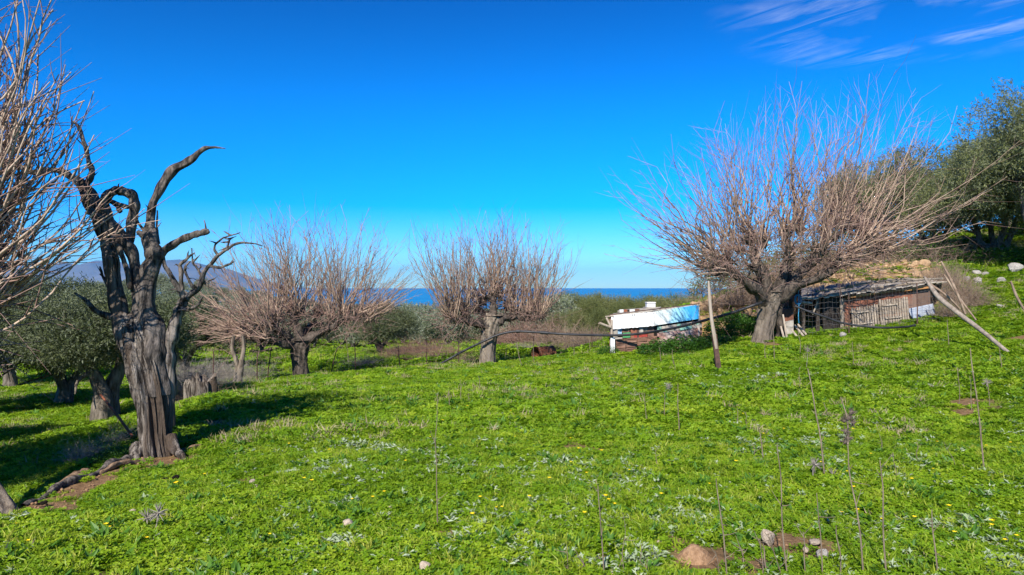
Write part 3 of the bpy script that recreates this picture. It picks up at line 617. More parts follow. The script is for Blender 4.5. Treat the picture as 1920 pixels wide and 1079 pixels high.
# near-left tree: trunk at the frame's left edge, crown fanning in
nb_ = at(8, 5.25)
nb_[0] = P(8, 965, 5.25)[0]; nb_[2] = float(gz(nb_[0], nb_[1]))
pollard('pollarded_tree', 'nearest pollarded tree at left edge, only leaning foot and long bare shoots in view', nb_,
  [(22,1010,0,.20),(8,965,0,.165),(-22,920,.15,.15),(-62,860,.4,.15),(-105,790,.7,.16),(-130,740,.85,.18)],
  [dict(path=[(-112,770,.7,.13),(-130,715,1.0,.12),(-138,660,1.1,.11),(-132,630,1.2,.10)], heads=[H(-100,600,1.1,20,2.4,(1.1,.0,.3), spread=.45, r0=.022, twigs=9, mess=1.0, curl=.35, K=6, seg=8, knob=.1), H(-118,640,1.2,34,2.5,(.95,.1,.05), spread=.5, r0=.022, twigs=9, mess=1.0, curl=.3, K=6, seg=8, knob=.1), H(-140,600,1.2,26,2.7,(.6,.1,.5), spread=.45, r0=.024, twigs=9, mess=1.0, seg=8, knob=.1)]),
   dict(path=[(-122,760,.8,.13),(-150,690,1,.12),(-150,620,1,.11),(-135,560,.95,.10),(-125,540,.9,.10)], heads=[H(-112,530,.9,30,3.0,(.42,.0,.9), spread=.36, r0=.022, twigs=9, mess=1.0, seg=8, knob=.1), H(-135,545,1.0,22,3.1,(.25,.1,1.), spread=.34, r0=.022, twigs=9, mess=1.0, seg=8, knob=.1), H(-85,560,1.,22,2.8,(.5,.1,.9), spread=.35, r0=.022, twigs=9, mess=1.0, seg=8, knob=.09)]),
   dict(path=[(-128,750,.8,.12),(-190,690,.7,.11),(-240,640,.6,.1)], heads=[H(-250,620,.6,26,2.4,(-.3,.1,.8), r0=.022, twigs=8, knob=.1), H(-330,640,.9,26,2.4,(-.5,.3,.6), r0=.022, twigs=8, knob=.1)])],
   G_POL, shoot_mat='shoot_near', individual=True, K=24)

# ------------------------------------------------------------------ burnt dead tree
DY = 7.35
dbase = at(285, DY)
dt = root('dead_tree', dbase, 'burnt dead tree with thick grey fluted trunk and charred crooked limbs, on the terrace edge', 'tree')
def limb(name, pts, mat, Kk=20, n=40, amp=.16, parent=dt, wob=.03, fluted=3, stub=True, snags=0):
    q = np.array([np.append(P(a, b_, DY + c), w / 2 / F * DY) for a, b_, c, w in pts]); q = resample(q, n)
    q[:, 3] = np.maximum(q[:, 3], .003)
    pth = q[:, :3] + np.stack([noise(q[:, :3], 9, 3, k) for k in range(3)], 1) * wob
    rr = q[:, 3] * (1 + 0.10 * np.sin(np.linspace(0, n * .9, n) + rng.uniform(0, 6)))
    if stub: pth = np.vstack([pth, pth[-1] + unit(pth[-1] - pth[-2]) * rr[-1] * .4]); rr = np.append(rr, .001)
    mb = MB(); mb.tubes(pth, rr, Kk, limb_mod(fluted, amp, rng.uniform(0, 6)))
    for _ in range(snags):
        k = rng.integers(2, int(n*.72)); d_ = unit(rng.normal(size=3) + np.array([0, -.3, .5])); L_ = rng.uniform(.04, .13)
        mb.tubes(np.array([pth[k], pth[k] + d_ * (L_ * .6 + rr[k]), pth[k] + d_ * (L_ + rr[k]) + rng.normal(size=3) * .02]), np.array([.012, .007, .001]), 5)
    return mb.obj(name, mat, parent, True)
def dead_trunk():
    n, Kk = 110, 180
    q = resample(np.array([np.append(P(a, b_, DY + c), w / 2 / F * DY) for a, b_, c, w in
        [(290,885,0,70),(292,860,0,59),(292,820,0,55),(290,770,0,56),(284,730,0,58),(275,690,0,60),(267,665,0,58),(259,640,0,51),(254,615,0,42),(248,592,0,22)]]), n)
    def mod(a, t, Pt):
        tt = t[:, None]; aa = a[None] + 1.1 * tt + .25 * np.sin(6 * tt)
        r = 1 + .10*np.sin(4*aa+1) + .085*np.sin(7*aa+2+3*tt) + .055*np.sin(13*aa+7*tt) + .05*np.sin(19*aa-5*tt) * (0.6+.4*np.sin(17*tt)) + .045*np.sin(31*aa+9*tt+1.5*np.sin(9*tt)) + .035*np.sin(43*aa-6*tt+2*np.sin(13*tt))
        r = r - .30*np.exp(-((np.mod(aa-4.35, 6.283)-.0)/.16)**2) - .18*np.exp(-((np.mod(aa-5.2, 6.283)-.3)/.12)**2) - .16*np.exp(-((np.mod(aa-3.6, 6.283)-.2)/.10)**2)
        r = r + .05*np.sin(3*aa+25*tt)*np.sin(11*tt)
        r = r * (1 + .16*np.exp(-tt*14)*(1+.6*np.sin(5*aa)))
        return r[None]
    mb = MB(); mb.tubes(q[:, :3], q[:, 3], Kk, mod)
    mb.tubes(np.vstack([q[-1, :3], q[-1, :3] + [0, 0, .05]]), np.array([q[-1, 3], .004]), Kk)
    return mb.obj('trunk', 'deadwood', dt, True)
dead_trunk()
limb('limb', [(272,730,-.03,34),(252,670,-.04,38),(230,605,-.03,33),(219,560,-.02,28),(211,490,0,24),(198,432,0,25),(175,388,0,26),(157,352,0,20),(133,331,.02,13),(110,321,.05,11),(67,323,.1,11),(40,313,.12,10),(0,297,.2,7),(-40,285,.25,4)], 'deadwood', 26, 80, .18, snags=5, wob=.04)
limb('limb', [(160,345,0,12),(172,322,0,11),(164,293,.02,8),(153,248,.05,7),(140,226,.05,3)], 'char', 12, 30, snags=3)
limb('limb', [(160,350,0,16),(175,365,.0,18),(195,405,-.03,14),(215,445,-.05,12),(234,490,-.06,9),(246,540,-.05,10)], 'deadwood', 14, 30)
limb('limb', [(280,700,0,36),(272,650,.02,32),(266,600,.02,27),(261,560,.02,22),(256,505,.02,18),(246,468,0,20),(222,434,-.02,20),(202,398,-.04,17),(198,375,-.05,17),(213,361,-.06,16),(232,358,-.06,17),(247,365,-.05,18),(249,390,-.03,17),(247,418,0,17),(243,450,.02,15),(236,470,.03,8)], 'char', 24, 90, .2, snags=5)
limb('limb', [(228,400,0,9),(222,388,.02,7),(206,378,.04,6)], 'char', 10, 16)
limb('limb', [(238,390,-.04,9),(225,384,0,8),(210,378,0,6)], 'char', 10, 14)
limb('limb', [(300,740,-.02,34),(292,670,-.03,34),(284,620,-.02,33),(277,560,-.02,29),(278,510,-.03,30),(288,480,-.04,32),(279,448,-.05,26),(283,408,-.02,14),(298,362,0,15),(317,331,.02,17),(350,306,.05,14),(376,281,.06,9),(397,276,.07,4.5),(423,280,.08,1.5)], 'char', 26, 90, .22, snags=9)
limb('limb', [(292,482,-.05,18),(312,460,-.06,14),(347,447,-.08,13),(372,440,-.1,12),(388,433,-.1,10)], 'char', 16, 36, .22, snags=4)
limb('limb', [(384,436,-.1,4),(384,420,-.1,3),(382,412,-.1,1.5)], 'char', 6, 8)
limb('limb', [(275,447,-.05,14),(262,441,-.08,12),(256,437,-.1,6)], 'char', 10, 12)
limb('limb', [(268,438,-.06,5),(256,420,-.05,4),(247,390,-.03,2)], 'char', 8, 12)
limb('limb', [(296,455,-.02,5),(296,430,0,4),(297,395,0,3)], 'char', 8, 12)
limb('limb', [(205,415,-.02,16),(185,405,-.08,12),(172,402,-.12,8),(158,400,-.14,5)], 'char', 10, 16, snags=4)
limb('limb', [(308,800,.05,34),(316,720,.06,30),(318,655,.06,26),(325,620,.05,22),(334,590,.05,19),(340,570,.05,18),(346,556,.04,15)], 'deadwood', 18, 50, .18)
# broken side crown on the right limb
for pts in ([(344,560,.04,12),(332,540,.0,10),(322,520,-.03,9),(312,500,-.05,6),(306,478,-.05,4)],
            [(340,545,.02,9),(340,515,0,8),(342,495,0,6),(355,480,-.02,5),(366,474,-.02,2)],
            [(346,556,.04,12),(365,545,.03,11),(382,520,.03,10),(397,495,.02,8),(412,472,.02,6),(425,463,.02,5),(450,458,.03,4),(492,459,.05,2)],
            [(395,498,.02,6),(412,502,0,5),(430,494,0,4),(434,486,0,1.5)],
            [(408,478,.02,5),(402,462,0,4),(414,448,0,3),(440,440,-.02,2),(446,436,-.02,1)],
            [(420,465,.02,4),(430,450,.02,3),(440,445,.02,1)],
            [(365,545,.03,7),(352,520,-.03,5),(350,500,-.05,4),(360,488,-.05,3)],
            [(372,536,.03,6),(385,528,.05,4),(395,530,.05,2)],
            [(322,520,0,5),(312,512,0,4),(305,500,0,2)],
            [(382,520,.03,5),(372,500,.03,4),(362,490,.0,3),(360,465,0,2)],
            [(340,580,.05,8),(358,578,.0,7),(372,566,-.03,4),(374,556,-.03,2)],
            [(225,560,0,8),(210,555,.05,6),(190,520,.05,5),(182,500,.05,3)]):
    limb('twig', pts, 'char', 9, 24, .15, wob=.03, snags=3)
limb('limb', [(240,625,-.05,24),(222,600,-.08,16),(200,592,-.1,12),(178,582,-.12,9),(160,562,-.12,7),(140,548,-.12,3)], 'deadwood', 12, 26, wob=.012)
limb('root', [(262,840,-.1,26),(250,872,-.25,20),(232,900,-.4,8)], 'deadwood', 12, 16)
limb('root', [(318,820,-.05,26),(336,850,-.15,16),(352,868,-.25,6)], 'deadwood', 12, 16)

mb = MB()
for pts in ([(108,922,6.45,26),(128,908,6.6,34),(148,895,6.75,30),(168,882,6.9,16)], [(150,905,6.6,14),(180,890,6.75,16),(215,873,6.95,10)], [(60,958,5.7,12),(90,946,5.9,18),(120,925,6.2,14)]):
    q = resample(np.array([np.append(P(a, b_, Y), w / 2 / F * Y) for a, b_, Y, w in pts]), 24); q[:, 2] -= .02
    mb.tubes(np.vstack([q[:, :3], q[-1, :3] + [.01, .01, 0]]), np.append(q[:, 3] * (1 + .1*np.sin(np.arange(24))), .001), 18, limb_mod(5, .2, rng.uniform(0, 6)))
lg = mb.obj('dead_root', 'deadbrown', loc=P(120,925,6.3), smooth=True); tag(lg, 'brown exposed dead roots lying along the earth bank left of the charred tree', 'root')
for pts, mt, lab in (([(45,962,5.45,9),(75,948,5.75,13),(105,932,6.0,12),(140,918,6.25,16),(185,896,6.6,14),(225,876,6.95,18),(262,862,7.2,12)], 'char', 'added dark root standing in for shade along the terrace edge to the charred tree'),
                    ([(150,922,6.3,8),(190,903,6.6,10),(240,884,6.85,9),(275,872,7.05,10)], 'deadbrown', 'added brown root standing in for shade, in front of the dark one'),
                    ([(318,858,7.35,13),(345,848,7.5,10),(385,838,7.7,7),(420,822,8.0,4)], 'deadbrown', 'added brown root standing in for shade, right of the charred trunk')):
    q = resample(np.array([np.append(P(a, b_, Y), w / 2 / F * Y) for a, b_, Y, w in pts]), 50); q[:, 2] = np.maximum(gz(q[:, 0], q[:, 1]) + q[:, 3]*.5, q[:, 2]*.5 + .5*gz(q[:, 0], q[:, 1])) 
    q[:, :3] += np.stack([noise(q[:, :3], 7, 3, k) for k in range(3)], 1)*.035  # dark roots added to draw the bank's shade along the edge
    mb = MB(); mb.tubes(q[:, :3], q[:, 3]*(1 + .2*np.sin(np.arange(50)*.9)), 14, limb_mod(3, .25, 2)); tag(mb.obj('dead_root', mt, loc=q[0, :3], smooth=True), lab, 'root', 'added roots standing in for shade on the terrace edge')
# sawn dead stump behind it
sb = at(380, 12.4)
st = root('dead_stump', sb, 'split grey dead tree stump behind the charred tree, among dry twigs', 'stump')
mb = MB(); q = resample(np.array([np.append(P(a, b_, 12.4), w / 2 / F * 12.4) for a, b_, w in [(376,775,54),(378,750,50),(378,725,50),(379,712,44)]]), 40)
mb.tubes(q[:, :3], q[:, 3], 48, lambda a, t, Pt: (1 + .14*np.sin(4*a[None]+t[:, None]) + .10*np.sin(9*a[None]+2) + .05*np.sin(17*a[None]) - .35*np.exp(-((a[None]-4.6)/.18)**2))[None])
rim = len(mb.v[0]) - 48; V0 = mb.v[0]; top = V0[rim:].copy(); V0[rim:, 2] += 0.09*np.sin(3*np.linspace(0, 6.28, 48)+1) + 0.05*np.sin(8*np.linspace(0, 6.28, 48)); cc_ = top.mean(0) - [0, 0, .12]
mb.v[0] = V0; mb.add(np.vstack([V0[rim:], cc_]), T=[(k, (k+1) % 48, 48) for k in range(48)])
mb.obj('trunk', 'deadwood', st, True)

# ------------------------------------------------------------------ olives and other leafy trees
def crown_mesh(blobs, n, leaf=(.06, .014), spl=.22, per=11, seed=1, gap=0.25, mat='olive'):
    """sprigs spread through lumpy volume: blobs (cx,cy,cz,rx,ry,rz)"""
    B = np.array(blobs, float); vol = (B[:, 3] * B[:, 4] * B[:, 5]) ** (2/3); k = rng.choice(len(B), n, p=vol / vol.sum())
    d = unit(rng.normal(size=(n, 3))); rad = rng.uniform(0.35, 1.0, n) ** 0.5
    lump = 1 + 0.28 * noise(d * 1.0 + B[k, :3] * 1.7, 3.2, 3, seed)
    c = B[k, :3] + d * (rad * lump)[:, None] * B[k, 3:]
    keep = noise(c, 2.6 / max(.4, B[:, 3].mean()), 3, seed + 2) > -gap * 1.4
    c, d = c[keep], d[keep]; m = len(c)
    ax = unit(d + rng.normal(size=(m, 3)) * .55 + np.array([0, 0, .25]))
    t = np.tile(np.linspace(.05, 1, per), (m, 1)); L = spl * rng.uniform(.6, 1.4, m)
    p = c[:, None] + ax[:, None] * (t * L[:, None])[..., None]
    side = unit(np.cross(ax[:, None], rng.normal(size=(m, per, 3))))
    dirs = unit(ax[:, None] * .8 + side)
    mb = MB(); mb.leaves(p.reshape(-1, 3), dirs.reshape(-1, 3), unit(rng.normal(size=(m*per, 3)) + [0, 0, .6]), leaf[0] * rng.uniform(.7, 1.3, m*per), leaf[1] * rng.uniform(.8, 1.2, m*per), .1)
    return mb.mesh('crown', mat)
def lumpy(R, Hh, zc, k=16):
    """sub-blobs over an ellipsoid crown"""
    out = []
    for i in range(k):
        d = unit(rng.normal(size=3)); d[2] = abs(d[2]) * 1.1 - .35
        r = rng.uniform(.55, .85)
        out.append((d[0]*R*r, d[1]*R*r, zc + d[2]*Hh*r, R*rng.uniform(.28, .46), R*rng.uniform(.28, .46), Hh*rng.uniform(.26, .42)))
    out.append((0, 0, zc, R*.6, R*.6, Hh*.55)); return out
def olive_proto(R, Hh, zc, n, leaf, spl, trunk_h, tr, mat, stems=3, k=16, gap=.25, per=11):
    """meshes around the origin: crown + trunk"""
    cm = crown_mesh(lumpy(R, Hh, zc, k), n, leaf, spl, per, int(rng.integers(1, 20)), gap, mat)
    tb = MB()
    for s in range(stems):
        a = s / stems * 6.28 + rng.uniform(0, 1.2); sp = R * .30
        pts = np.array([[0, 0, -.15, tr*1.35], [.3*tr*math.cos(a), .3*tr*math.sin(a), trunk_h*.35, tr*.8], [sp*.5*math.cos(a), sp*.5*math.sin(a), trunk_h*.8, tr*.55],
                        [sp*1.3*math.cos(a), sp*1.3*math.sin(a), zc, tr*.35], [sp*1.8*math.cos(a+.3), sp*1.8*math.sin(a+.3), zc + Hh*.4, tr*.1]])
        q = resample(pts, 26); q[:, :3] += np.stack([noise(q[:, :3] + s, 3.5, 2, kk) for kk in range(3)], 1) * tr * .6
        tb.tubes(q[:, :3], q[:, 3], 14, limb_mod(4, .18, s))
        for _ in range(5):
            kk = rng.integers(12, 22); d = unit(rng.normal(size=3) + [0, 0, .6]); L_ = R * .4
            pp = resample(np.array([q[kk, :3], q[kk, :3] + d*L_*.5 + rng.normal(size=3)*.08, q[kk, :3] + d*L_]), 7)
            tb.tubes(pp, np.linspace(tr*.28, tr*.06, 7), 6)
    tm = tb.mesh('trunk', 'olivebark', smooth=True)
    return cm, tm
def place_tree(name, cm, tm, loc, rz, sc, label, cat='tree', group=None, sz=None):
    r = bpy.data.objects.new(name, None); COL.objects.link(r); r.location = [float(q) for q in loc]; r.rotation_euler = (0, 0, rz); r.scale = (sc, sc, sz or sc)
    c = bpy.data.objects.new('crown', cm); COL.objects.link(c); c.parent = r
    if tm: t = bpy.data.objects.new('trunk', tm); COL.objects.link(t); t.parent = r
    return tag(r, label, cat, group)
OA = olive_proto(1.45, 1.05, 1.75, 7500, (.062, .016), .2, 1.0, .13, 'olive', 3, 20)
OA1 = olive_proto(1.4, 1.0, 1.58, 8600, (.062, .016), .2, 1.1, .19, 'olive', 2, 20)
OB = olive_proto(1.7, 1.15, 1.45, 7200, (.07, .02), .22, .8, .12, 'olive', 4, 18)
OC = olive_proto(1.8, 1.1, 1.3, 2900, (.11, .035), .26, .6, .09, 'olive_pale', 3, 14, per=9)
OD = olive_proto(1.6, 1.3, 1.35, 2700, (.11, .035), .26, .6, .09, 'olive_pale', 3, 12, per=9)
OE = olive_proto(1.4, 1.5, 1.6, 3200, (.09, .02), .34, 0.7, .06, 'olive_gold', 4, 12, gap=.1, per=9)
GO = 'olive trees on the lower terrace'
place_tree('olive_tree', *OA1, at(192, 12.5), .4, 1.0, 'olive tree with a pale thick trunk just left of the charred tree', group=GO)
place_tree('olive_tree', *OB, at(122, 16.2), 1.7, 1.15, 'dark many-stemmed olive tree behind the pale trunked one, at left', group=GO)
place_tree('olive_tree', *OB, at(-60, 14.5), 3.1, 1.15, 'dense olive tree cut by the left edge of the photo, behind the long shoots', group=GO)
place_tree('olive_tree', *OA, at(20, 21), 4.0, 1.25, 'olive tree seen through the long bare shoots, far left', group=GO)
place_tree('olive_tree', *OB, at(345, 23), 5.1, 1.05, 'shaded olive tree between the charred tree and the first pollarded tree', group=GO)
place_tree('olive_tree', *OC, at(250, 27), 2.1, 1.2, 'greyish olive tree visible between the two stems of the charred tree', group=GO)
place_tree('olive_tree', *OB, at(712, 29), .9, .88, 'dark spreading olive tree with several stems, right of the wide pollarded tree', group=GO)
place_tree('olive_tree', *OA, np.array([-7.4, 6.0, float(gz(-7.4, 6.0))]), 2.0, 1.1, 'unseen olive tree added outside the left edge to shade the lower terrace', group=GO)  # added out of view so its crown shades the lower terrace
place_tree('olive_tree', *OB, np.array([-9.8, 8.5, float(gz(-9.8, 8.5))]), 1.0, 1.1, 'second olive tree outside the left edge', group=GO)
# slope of olives beyond the fence
G2 = 'olive trees on the slope beyond the fence'
protos = [OC, OD, OC, OD]
spots = []
for Y, px0, px1, st_ in ((37, 420, 1080, 75), (46, 300, 1120, 66), (57, 200, 1190, 60), (72, 120, 1290, 52), (92, 80, 1340, 44), (118, 60, 1360, 38)):
    px = px0 + rng.uniform(0, 20)
    while px < px1:
        spots.append((px + rng.uniform(-14, 14), Y * rng.uniform(.93, 1.07))); px += st_
for i_, (px, Y) in enumerate(spots):
    if Y < 40 and 840 < px < 1010: continue
    cm, tm = protos[i_ % 4]; sc = rng.uniform(.85, 1.25) * (1 if Y < 60 else 1.25)
    place_tree('olive_tree', cm, tm if Y < 80 else None, at(px, Y), rng.uniform(0, 6.28), sc, 'silvery green olive tree in the grove sloping down towards the sea', group=G2)
# tall narrow crowns over the roofs, reddish green thicket right of the centre tree
for px, Y, top in ((1065, 40, 556), (1100, 37, 566), (1130, 44, 556), (1160, 38, 572), (1185, 46, 566), (1215, 42, 570), (1245, 47, 562), (1275, 44, 566), (1040, 33, 590), (1085, 31, 585), (1125, 29, 583), (1300, 46, 560), (1050, 52, 556), (1080, 50, 562), (1115, 52, 560), (1145, 54, 564), (1175, 52, 561), (1205, 55, 560), (1235, 54, 563), (1265, 52, 558), (1290, 55, 562)):
    b0 = at(px, Y); h = (HY - top) / F * Y - b0[2]
    place_tree('leafy_tree', OE[0], OE[1], b0, rng.uniform(0, 6.28), h / 2.6 * .8, 'yellowish green bushy tree standing beyond the white and blue shed', group='bushy trees beyond the white and blue shed', sz=h / 2.6)
# big olives, upper right
OR_ = olive_proto(2.4, 2.3, 2.6, 11000, (.075, .022), .26, 1.0, .18, 'olive_warm', 4, 26, gap=.2)
OR2 = olive_proto(2.4, 1.8, 2.0, 8500, (.08, .024), .28, .8, .15, 'olive_warm', 4, 22, gap=.25)
GR = 'large olive trees on the bank at right'
place_tree('olive_tree', *OR_, at(1975, 20.5), .3, 1.1, 'tallest dark olive tree, cut by the right edge of the photo', group=GR, sz=1.22)
place_tree('olive_tree', *OR2, at(1660, 30), 1.2, 1.1, 'pale olive tree seen through the shoots of the big pollarded tree', group=GR, sz=1.15)
place_tree('olive_tree', *OR2, at(1868, 24), 2.3, 1.1, 'olive tree behind the longest low shoots, left of the tallest olive', group=GR, sz=1.2)
place_tree('olive_tree', *OR2, at(1750, 27), 4.2, 1.15, 'pale olive tree rising behind the shed with the pallets', group=GR, sz=1.22)
place_tree('olive_tree', *OR_, at(2060, 24.5), 1.2, 1.1, 'olive tree just outside the right edge', group=GR)
place_tree('olive_tree', *OR_, at(1890, 31), 3.3, 1., 'dark olive tree further up the bank behind the pale ones', group=GR)

# ------------------------------------------------------------------ dry shrubs, brambles, brush
def shrub_mesh(R, Hh, n, mat, rad=.006, leaf_n=0, seg=5, flat=.0, leafm=None):
    d = unit(rng.normal(size=(n, 3)) * [1, 1, .7] + [0, 0, .55]); d[:, 2] = np.abs(d[:, 2])
    st_ = rng.normal(size=(n, 3)) * [R*.35, R*.35, 0]
    t = np.linspace(0, 1, seg); L = rng.uniform(.5, 1, n)
    bend = rng.normal(size=(n, 3)) * [.5, .5, .35] - [0, 0, flat]
    p = st_[:, None] + (d[:, None] * t[None, :, None] + bend[:, None] * (t*t)[None, :, None] * .6) * L[:, None, None] * np.array([R, R, Hh])
    p[..., 2] = np.maximum(p[..., 2], .01)
    mb = MB(); mb.tubes(p, rad * rng.uniform(.6, 1.3, (n, 1)) * (1 - .7*t[None]), 3)
    m = n * 4; i_ = rng.integers(0, n, m); k = rng.integers(1, seg, m); s0 = p[i_, k]
    e = s0 + unit(rng.normal(size=(m, 3))) * R * rng.uniform(.1, .3, (m, 1)); e[:, 2] = np.maximum(e[:, 2], .01)
    mid = (s0 + e) / 2 + rng.normal(size=(m, 3)) * R * .03
    mb.tubes(np.stack([s0, mid, e], 1), np.tile([rad*.5, rad*.4, rad*.2], (m, 1)), 3)
    return mb.mesh('stems', mat)
def bush_leaf_mesh(R, Hh, n, leaf, mat):
    mb = MB(); d = unit(rng.normal(size=(n, 3))); d[:, 2] = np.abs(d[:, 2]); r = rng.uniform(.5, 1, n) ** .5 * (1 + .25*noise(d, 4, 3, 3))
    c = d * r[:, None] * [R, R, Hh]
    mb.leaves(c, unit(d + rng.normal(size=(n, 3))*.9), unit(rng.normal(size=(n, 3))*.7 + [0, -.1, .9]), leaf*rng.uniform(.6, 1.3, n), leaf*.6*rng.uniform(.7, 1.2, n), .15)
    return mb.mesh('leaves', mat)
def put(name, meshes, loc, rz, sc, label, cat, group=None):
    """thing with named part meshes; a single mesh becomes the thing itself"""
    sc = sc if isinstance(sc, (tuple, list)) else (sc, sc, sc)
    if len(meshes) == 1: r = bpy.data.objects.new(name, meshes[0][1])
    else: r = bpy.data.objects.new(name, None)
    COL.objects.link(r); r.location = [float(q) for q in loc]; r.rotation_euler = (0, 0, rz); r.scale = sc
    if len(meshes) > 1:
        for nm, me in meshes: c = bpy.data.objects.new(nm, me); COL.objects.link(c); c.parent = r; c['kind'] = 'stuff'
    return tag(r, label, cat, group)
SD = shrub_mesh(1, 1, 420, 'drytwig', .007); SG = shrub_mesh(1, 1, 420, 'greytwig', .006); SRd = shrub_mesh(1, 1, 520, 'redtwig', .007)
BI = bush_leaf_mesh(1, 1, 2600, .09, 'ivy'); BO = bush_leaf_mesh(1, 1, 2200, .07, 'olive_gold')
gs = 'dry leafless shrubs beyond the fence'
for px, Y, r, h, me, lab in ((395, 15.5, .8, .6, SG, 'grey leafless shrub beside the split stump'), (355, 13.2, .6, .45, SD, 'tangle of dry brown twigs between the charred tree and the stump'),
      (430, 20, 1.2, .7, SG, 'grey dry shrub under the low shoots of the wide pollarded tree'), (372, 21, 1.3, .75, SG, 'grey dry shrub behind the split stump, in shade'),
      (752, 26.5, .9, .7, SRd, 'round straw-brown bramble by the dark olive'), (800, 28, 1.2, .75, SRd, 'low reddish bramble left of the centre tree'), (835, 25, 1.0, .6, SRd, 'reddish bramble just left of the pale trunk'),
      (965, 33, 1.6, 1.3, SRd, 'tall red-brown bramble just right of the pale trunk'), (1010, 31, 1.8, 1.35, SRd, 'wide red-brown bramble above the rusty drum'), (1055, 29, 1.5, 1.2, SD, 'brown thicket right of the drum'),
      (1090, 26, 1.1, .9, SD, 'dry brown brush left of the white shed wall'), (1120, 24.5, .8, .7, SD, 'dry stems next to the pale corner post'), (985, 27, .6, .45, SG, 'small pale dry tuft left of the rusty drum'),
      (680, 23, .7, .45, SG, 'dry tuft along the fence near the dark olive'), (890, 24, .7, .3, SD, 'pale dry grass tuft at the foot of the centre tree'),
      (245, 9.3, .35, .28, SG, 'grey dry brush lying at the foot of the bank left of the charred tree'), (170, 8.3, .3, .3, SG, 'thin dry weeds on the bank above the lower terrace')):
    put('dry_shrub', [('stems', me)], at(px, Y), rng.uniform(0, 6.28), (r, r, h), lab, 'shrub', gs)
for px, Y, r, h, lab in ((1300, 18.2, 1.0, .42, 'low dark green nettles in front of the pinkish wall'), (1255, 18.3, .9, .38, 'green nettle patch below the red boards'), (1375, 19.2, .8, .65, 'bright green bush left of the big hollow trunk'),
      (1400, 18.6, .6, .45, 'green bush touching the big hollow trunk'), (1345, 18.0, .7, .35, 'green weeds behind the leaning wooden pole'), (1500, 18.2, .3, .35, 'small green weed in front of the dark opening'), (1142, 19.4, .35, .28, 'small green clump at the pale corner post'),
      (1745, 24, 1.2, .7, 'bright green bush on the bank behind the shed'), (1870, 23, 1.4, .6, 'bright green bush on the bank under the tall olive'), (1835, 26, 1.3, .7, 'green bush further up the bank'), (310, 8.4, .4, .2, 'green weeds right of the charred trunk'), (225, 7.9, .3, .18, 'green weeds on the bank left of the charred trunk')):
    put('green_bush', [('leaves', BI)], at(px, Y), rng.uniform(0, 6.28), (r, r, h), lab, 'bush', 'green weeds and bushes by the sheds')
for px, Y, r, h, me, lab in ((1480, 24, 1.5, 1.2, SD, 'brown leafless brush behind the big pollarded trunk'), (1560, 25.5, 1.9, 1.4, SD, 'wide brown brush above the shed roof'), (1660, 27, 1.9, 1.4, SD, 'brown brush above the orange bank'), (1735, 24, 1.2, 1.0, SD, 'dry brush at the right end of the orange bank'),
      (1400, 22, 1.3, 1.1, SD, 'dry brush left of the big trunk'), (1345, 22.5, .6, .5, SD, 'low dry brush above the blue sheet'), (1800, 24, 1.4, .9, SD, 'dry brush under the olives at right'), (1790, 18.2, .6, 1.0, SD, 'tangle of dry branches heaped on the shed corner'), (1822, 17.6, .55, .5, SD, 'grey dry branches right of the shed corner'), (1765, 19.5, .6, .9, SD, 'dry vine over the right end of the shed roof'), (1500, 19.6, .8, .95, SD, 'dry brush hanging over the left end of the shed roof'), (1470, 18.6, .6, .8, SD, 'dry brush behind the scrap sticks'), (1785, 16.9, .45, .55, SD, 'dry twigs in front of the shed\'s right corner')):
    put('dry_shrub', [('stems', me)], at(px, Y), rng.uniform(0, 6.28), (r, r, h), lab, 'shrub', 'dry brush around the sheds')
for px, Y, r, h in ((1500, 26, 1.8, 1.3), (1600, 28, 2, 1.6), (1430, 25, 1.5, 1.1), (1690, 30, 2, 1.5), (1360, 27, 1.5, 1.0)):
    put('leafy_shrub', [('leaves', BO)], at(px, Y), rng.uniform(0, 6.28), (r, r, h), 'olive green shrub on the bank behind the big pollarded tree', 'shrub', 'olive green shrubs behind the big pollarded tree')
# small gnarled tree by the fence left of the wide pollarded one
sb_ = at(447, 16.6)
stree = root('small_tree', sb_, 'small gnarled grey tree stem standing under the low shoots, beside the fence', 'tree')
mb = MB()
for pts in ([(449,735,0,26),(446,712,0,18),(450,690,0,16),(453,675,0,10)], [(448,700,0,9),(444,680,-.05,8),(436,655,-.1,7),(438,630,-.1,6)], [(452,680,0,9),(457,655,.05,7),(455,630,.05,5)]):
    q = resample(np.array([np.append(P(a, b_, 16.6 + c), w/2/F*16.6) for a, b_, c, w in pts]), 20); mb.tubes(q[:, :3], q[:, 3], 12, limb_mod(3, .2, 1))
mb.obj('trunk', 'bark', stree, True)

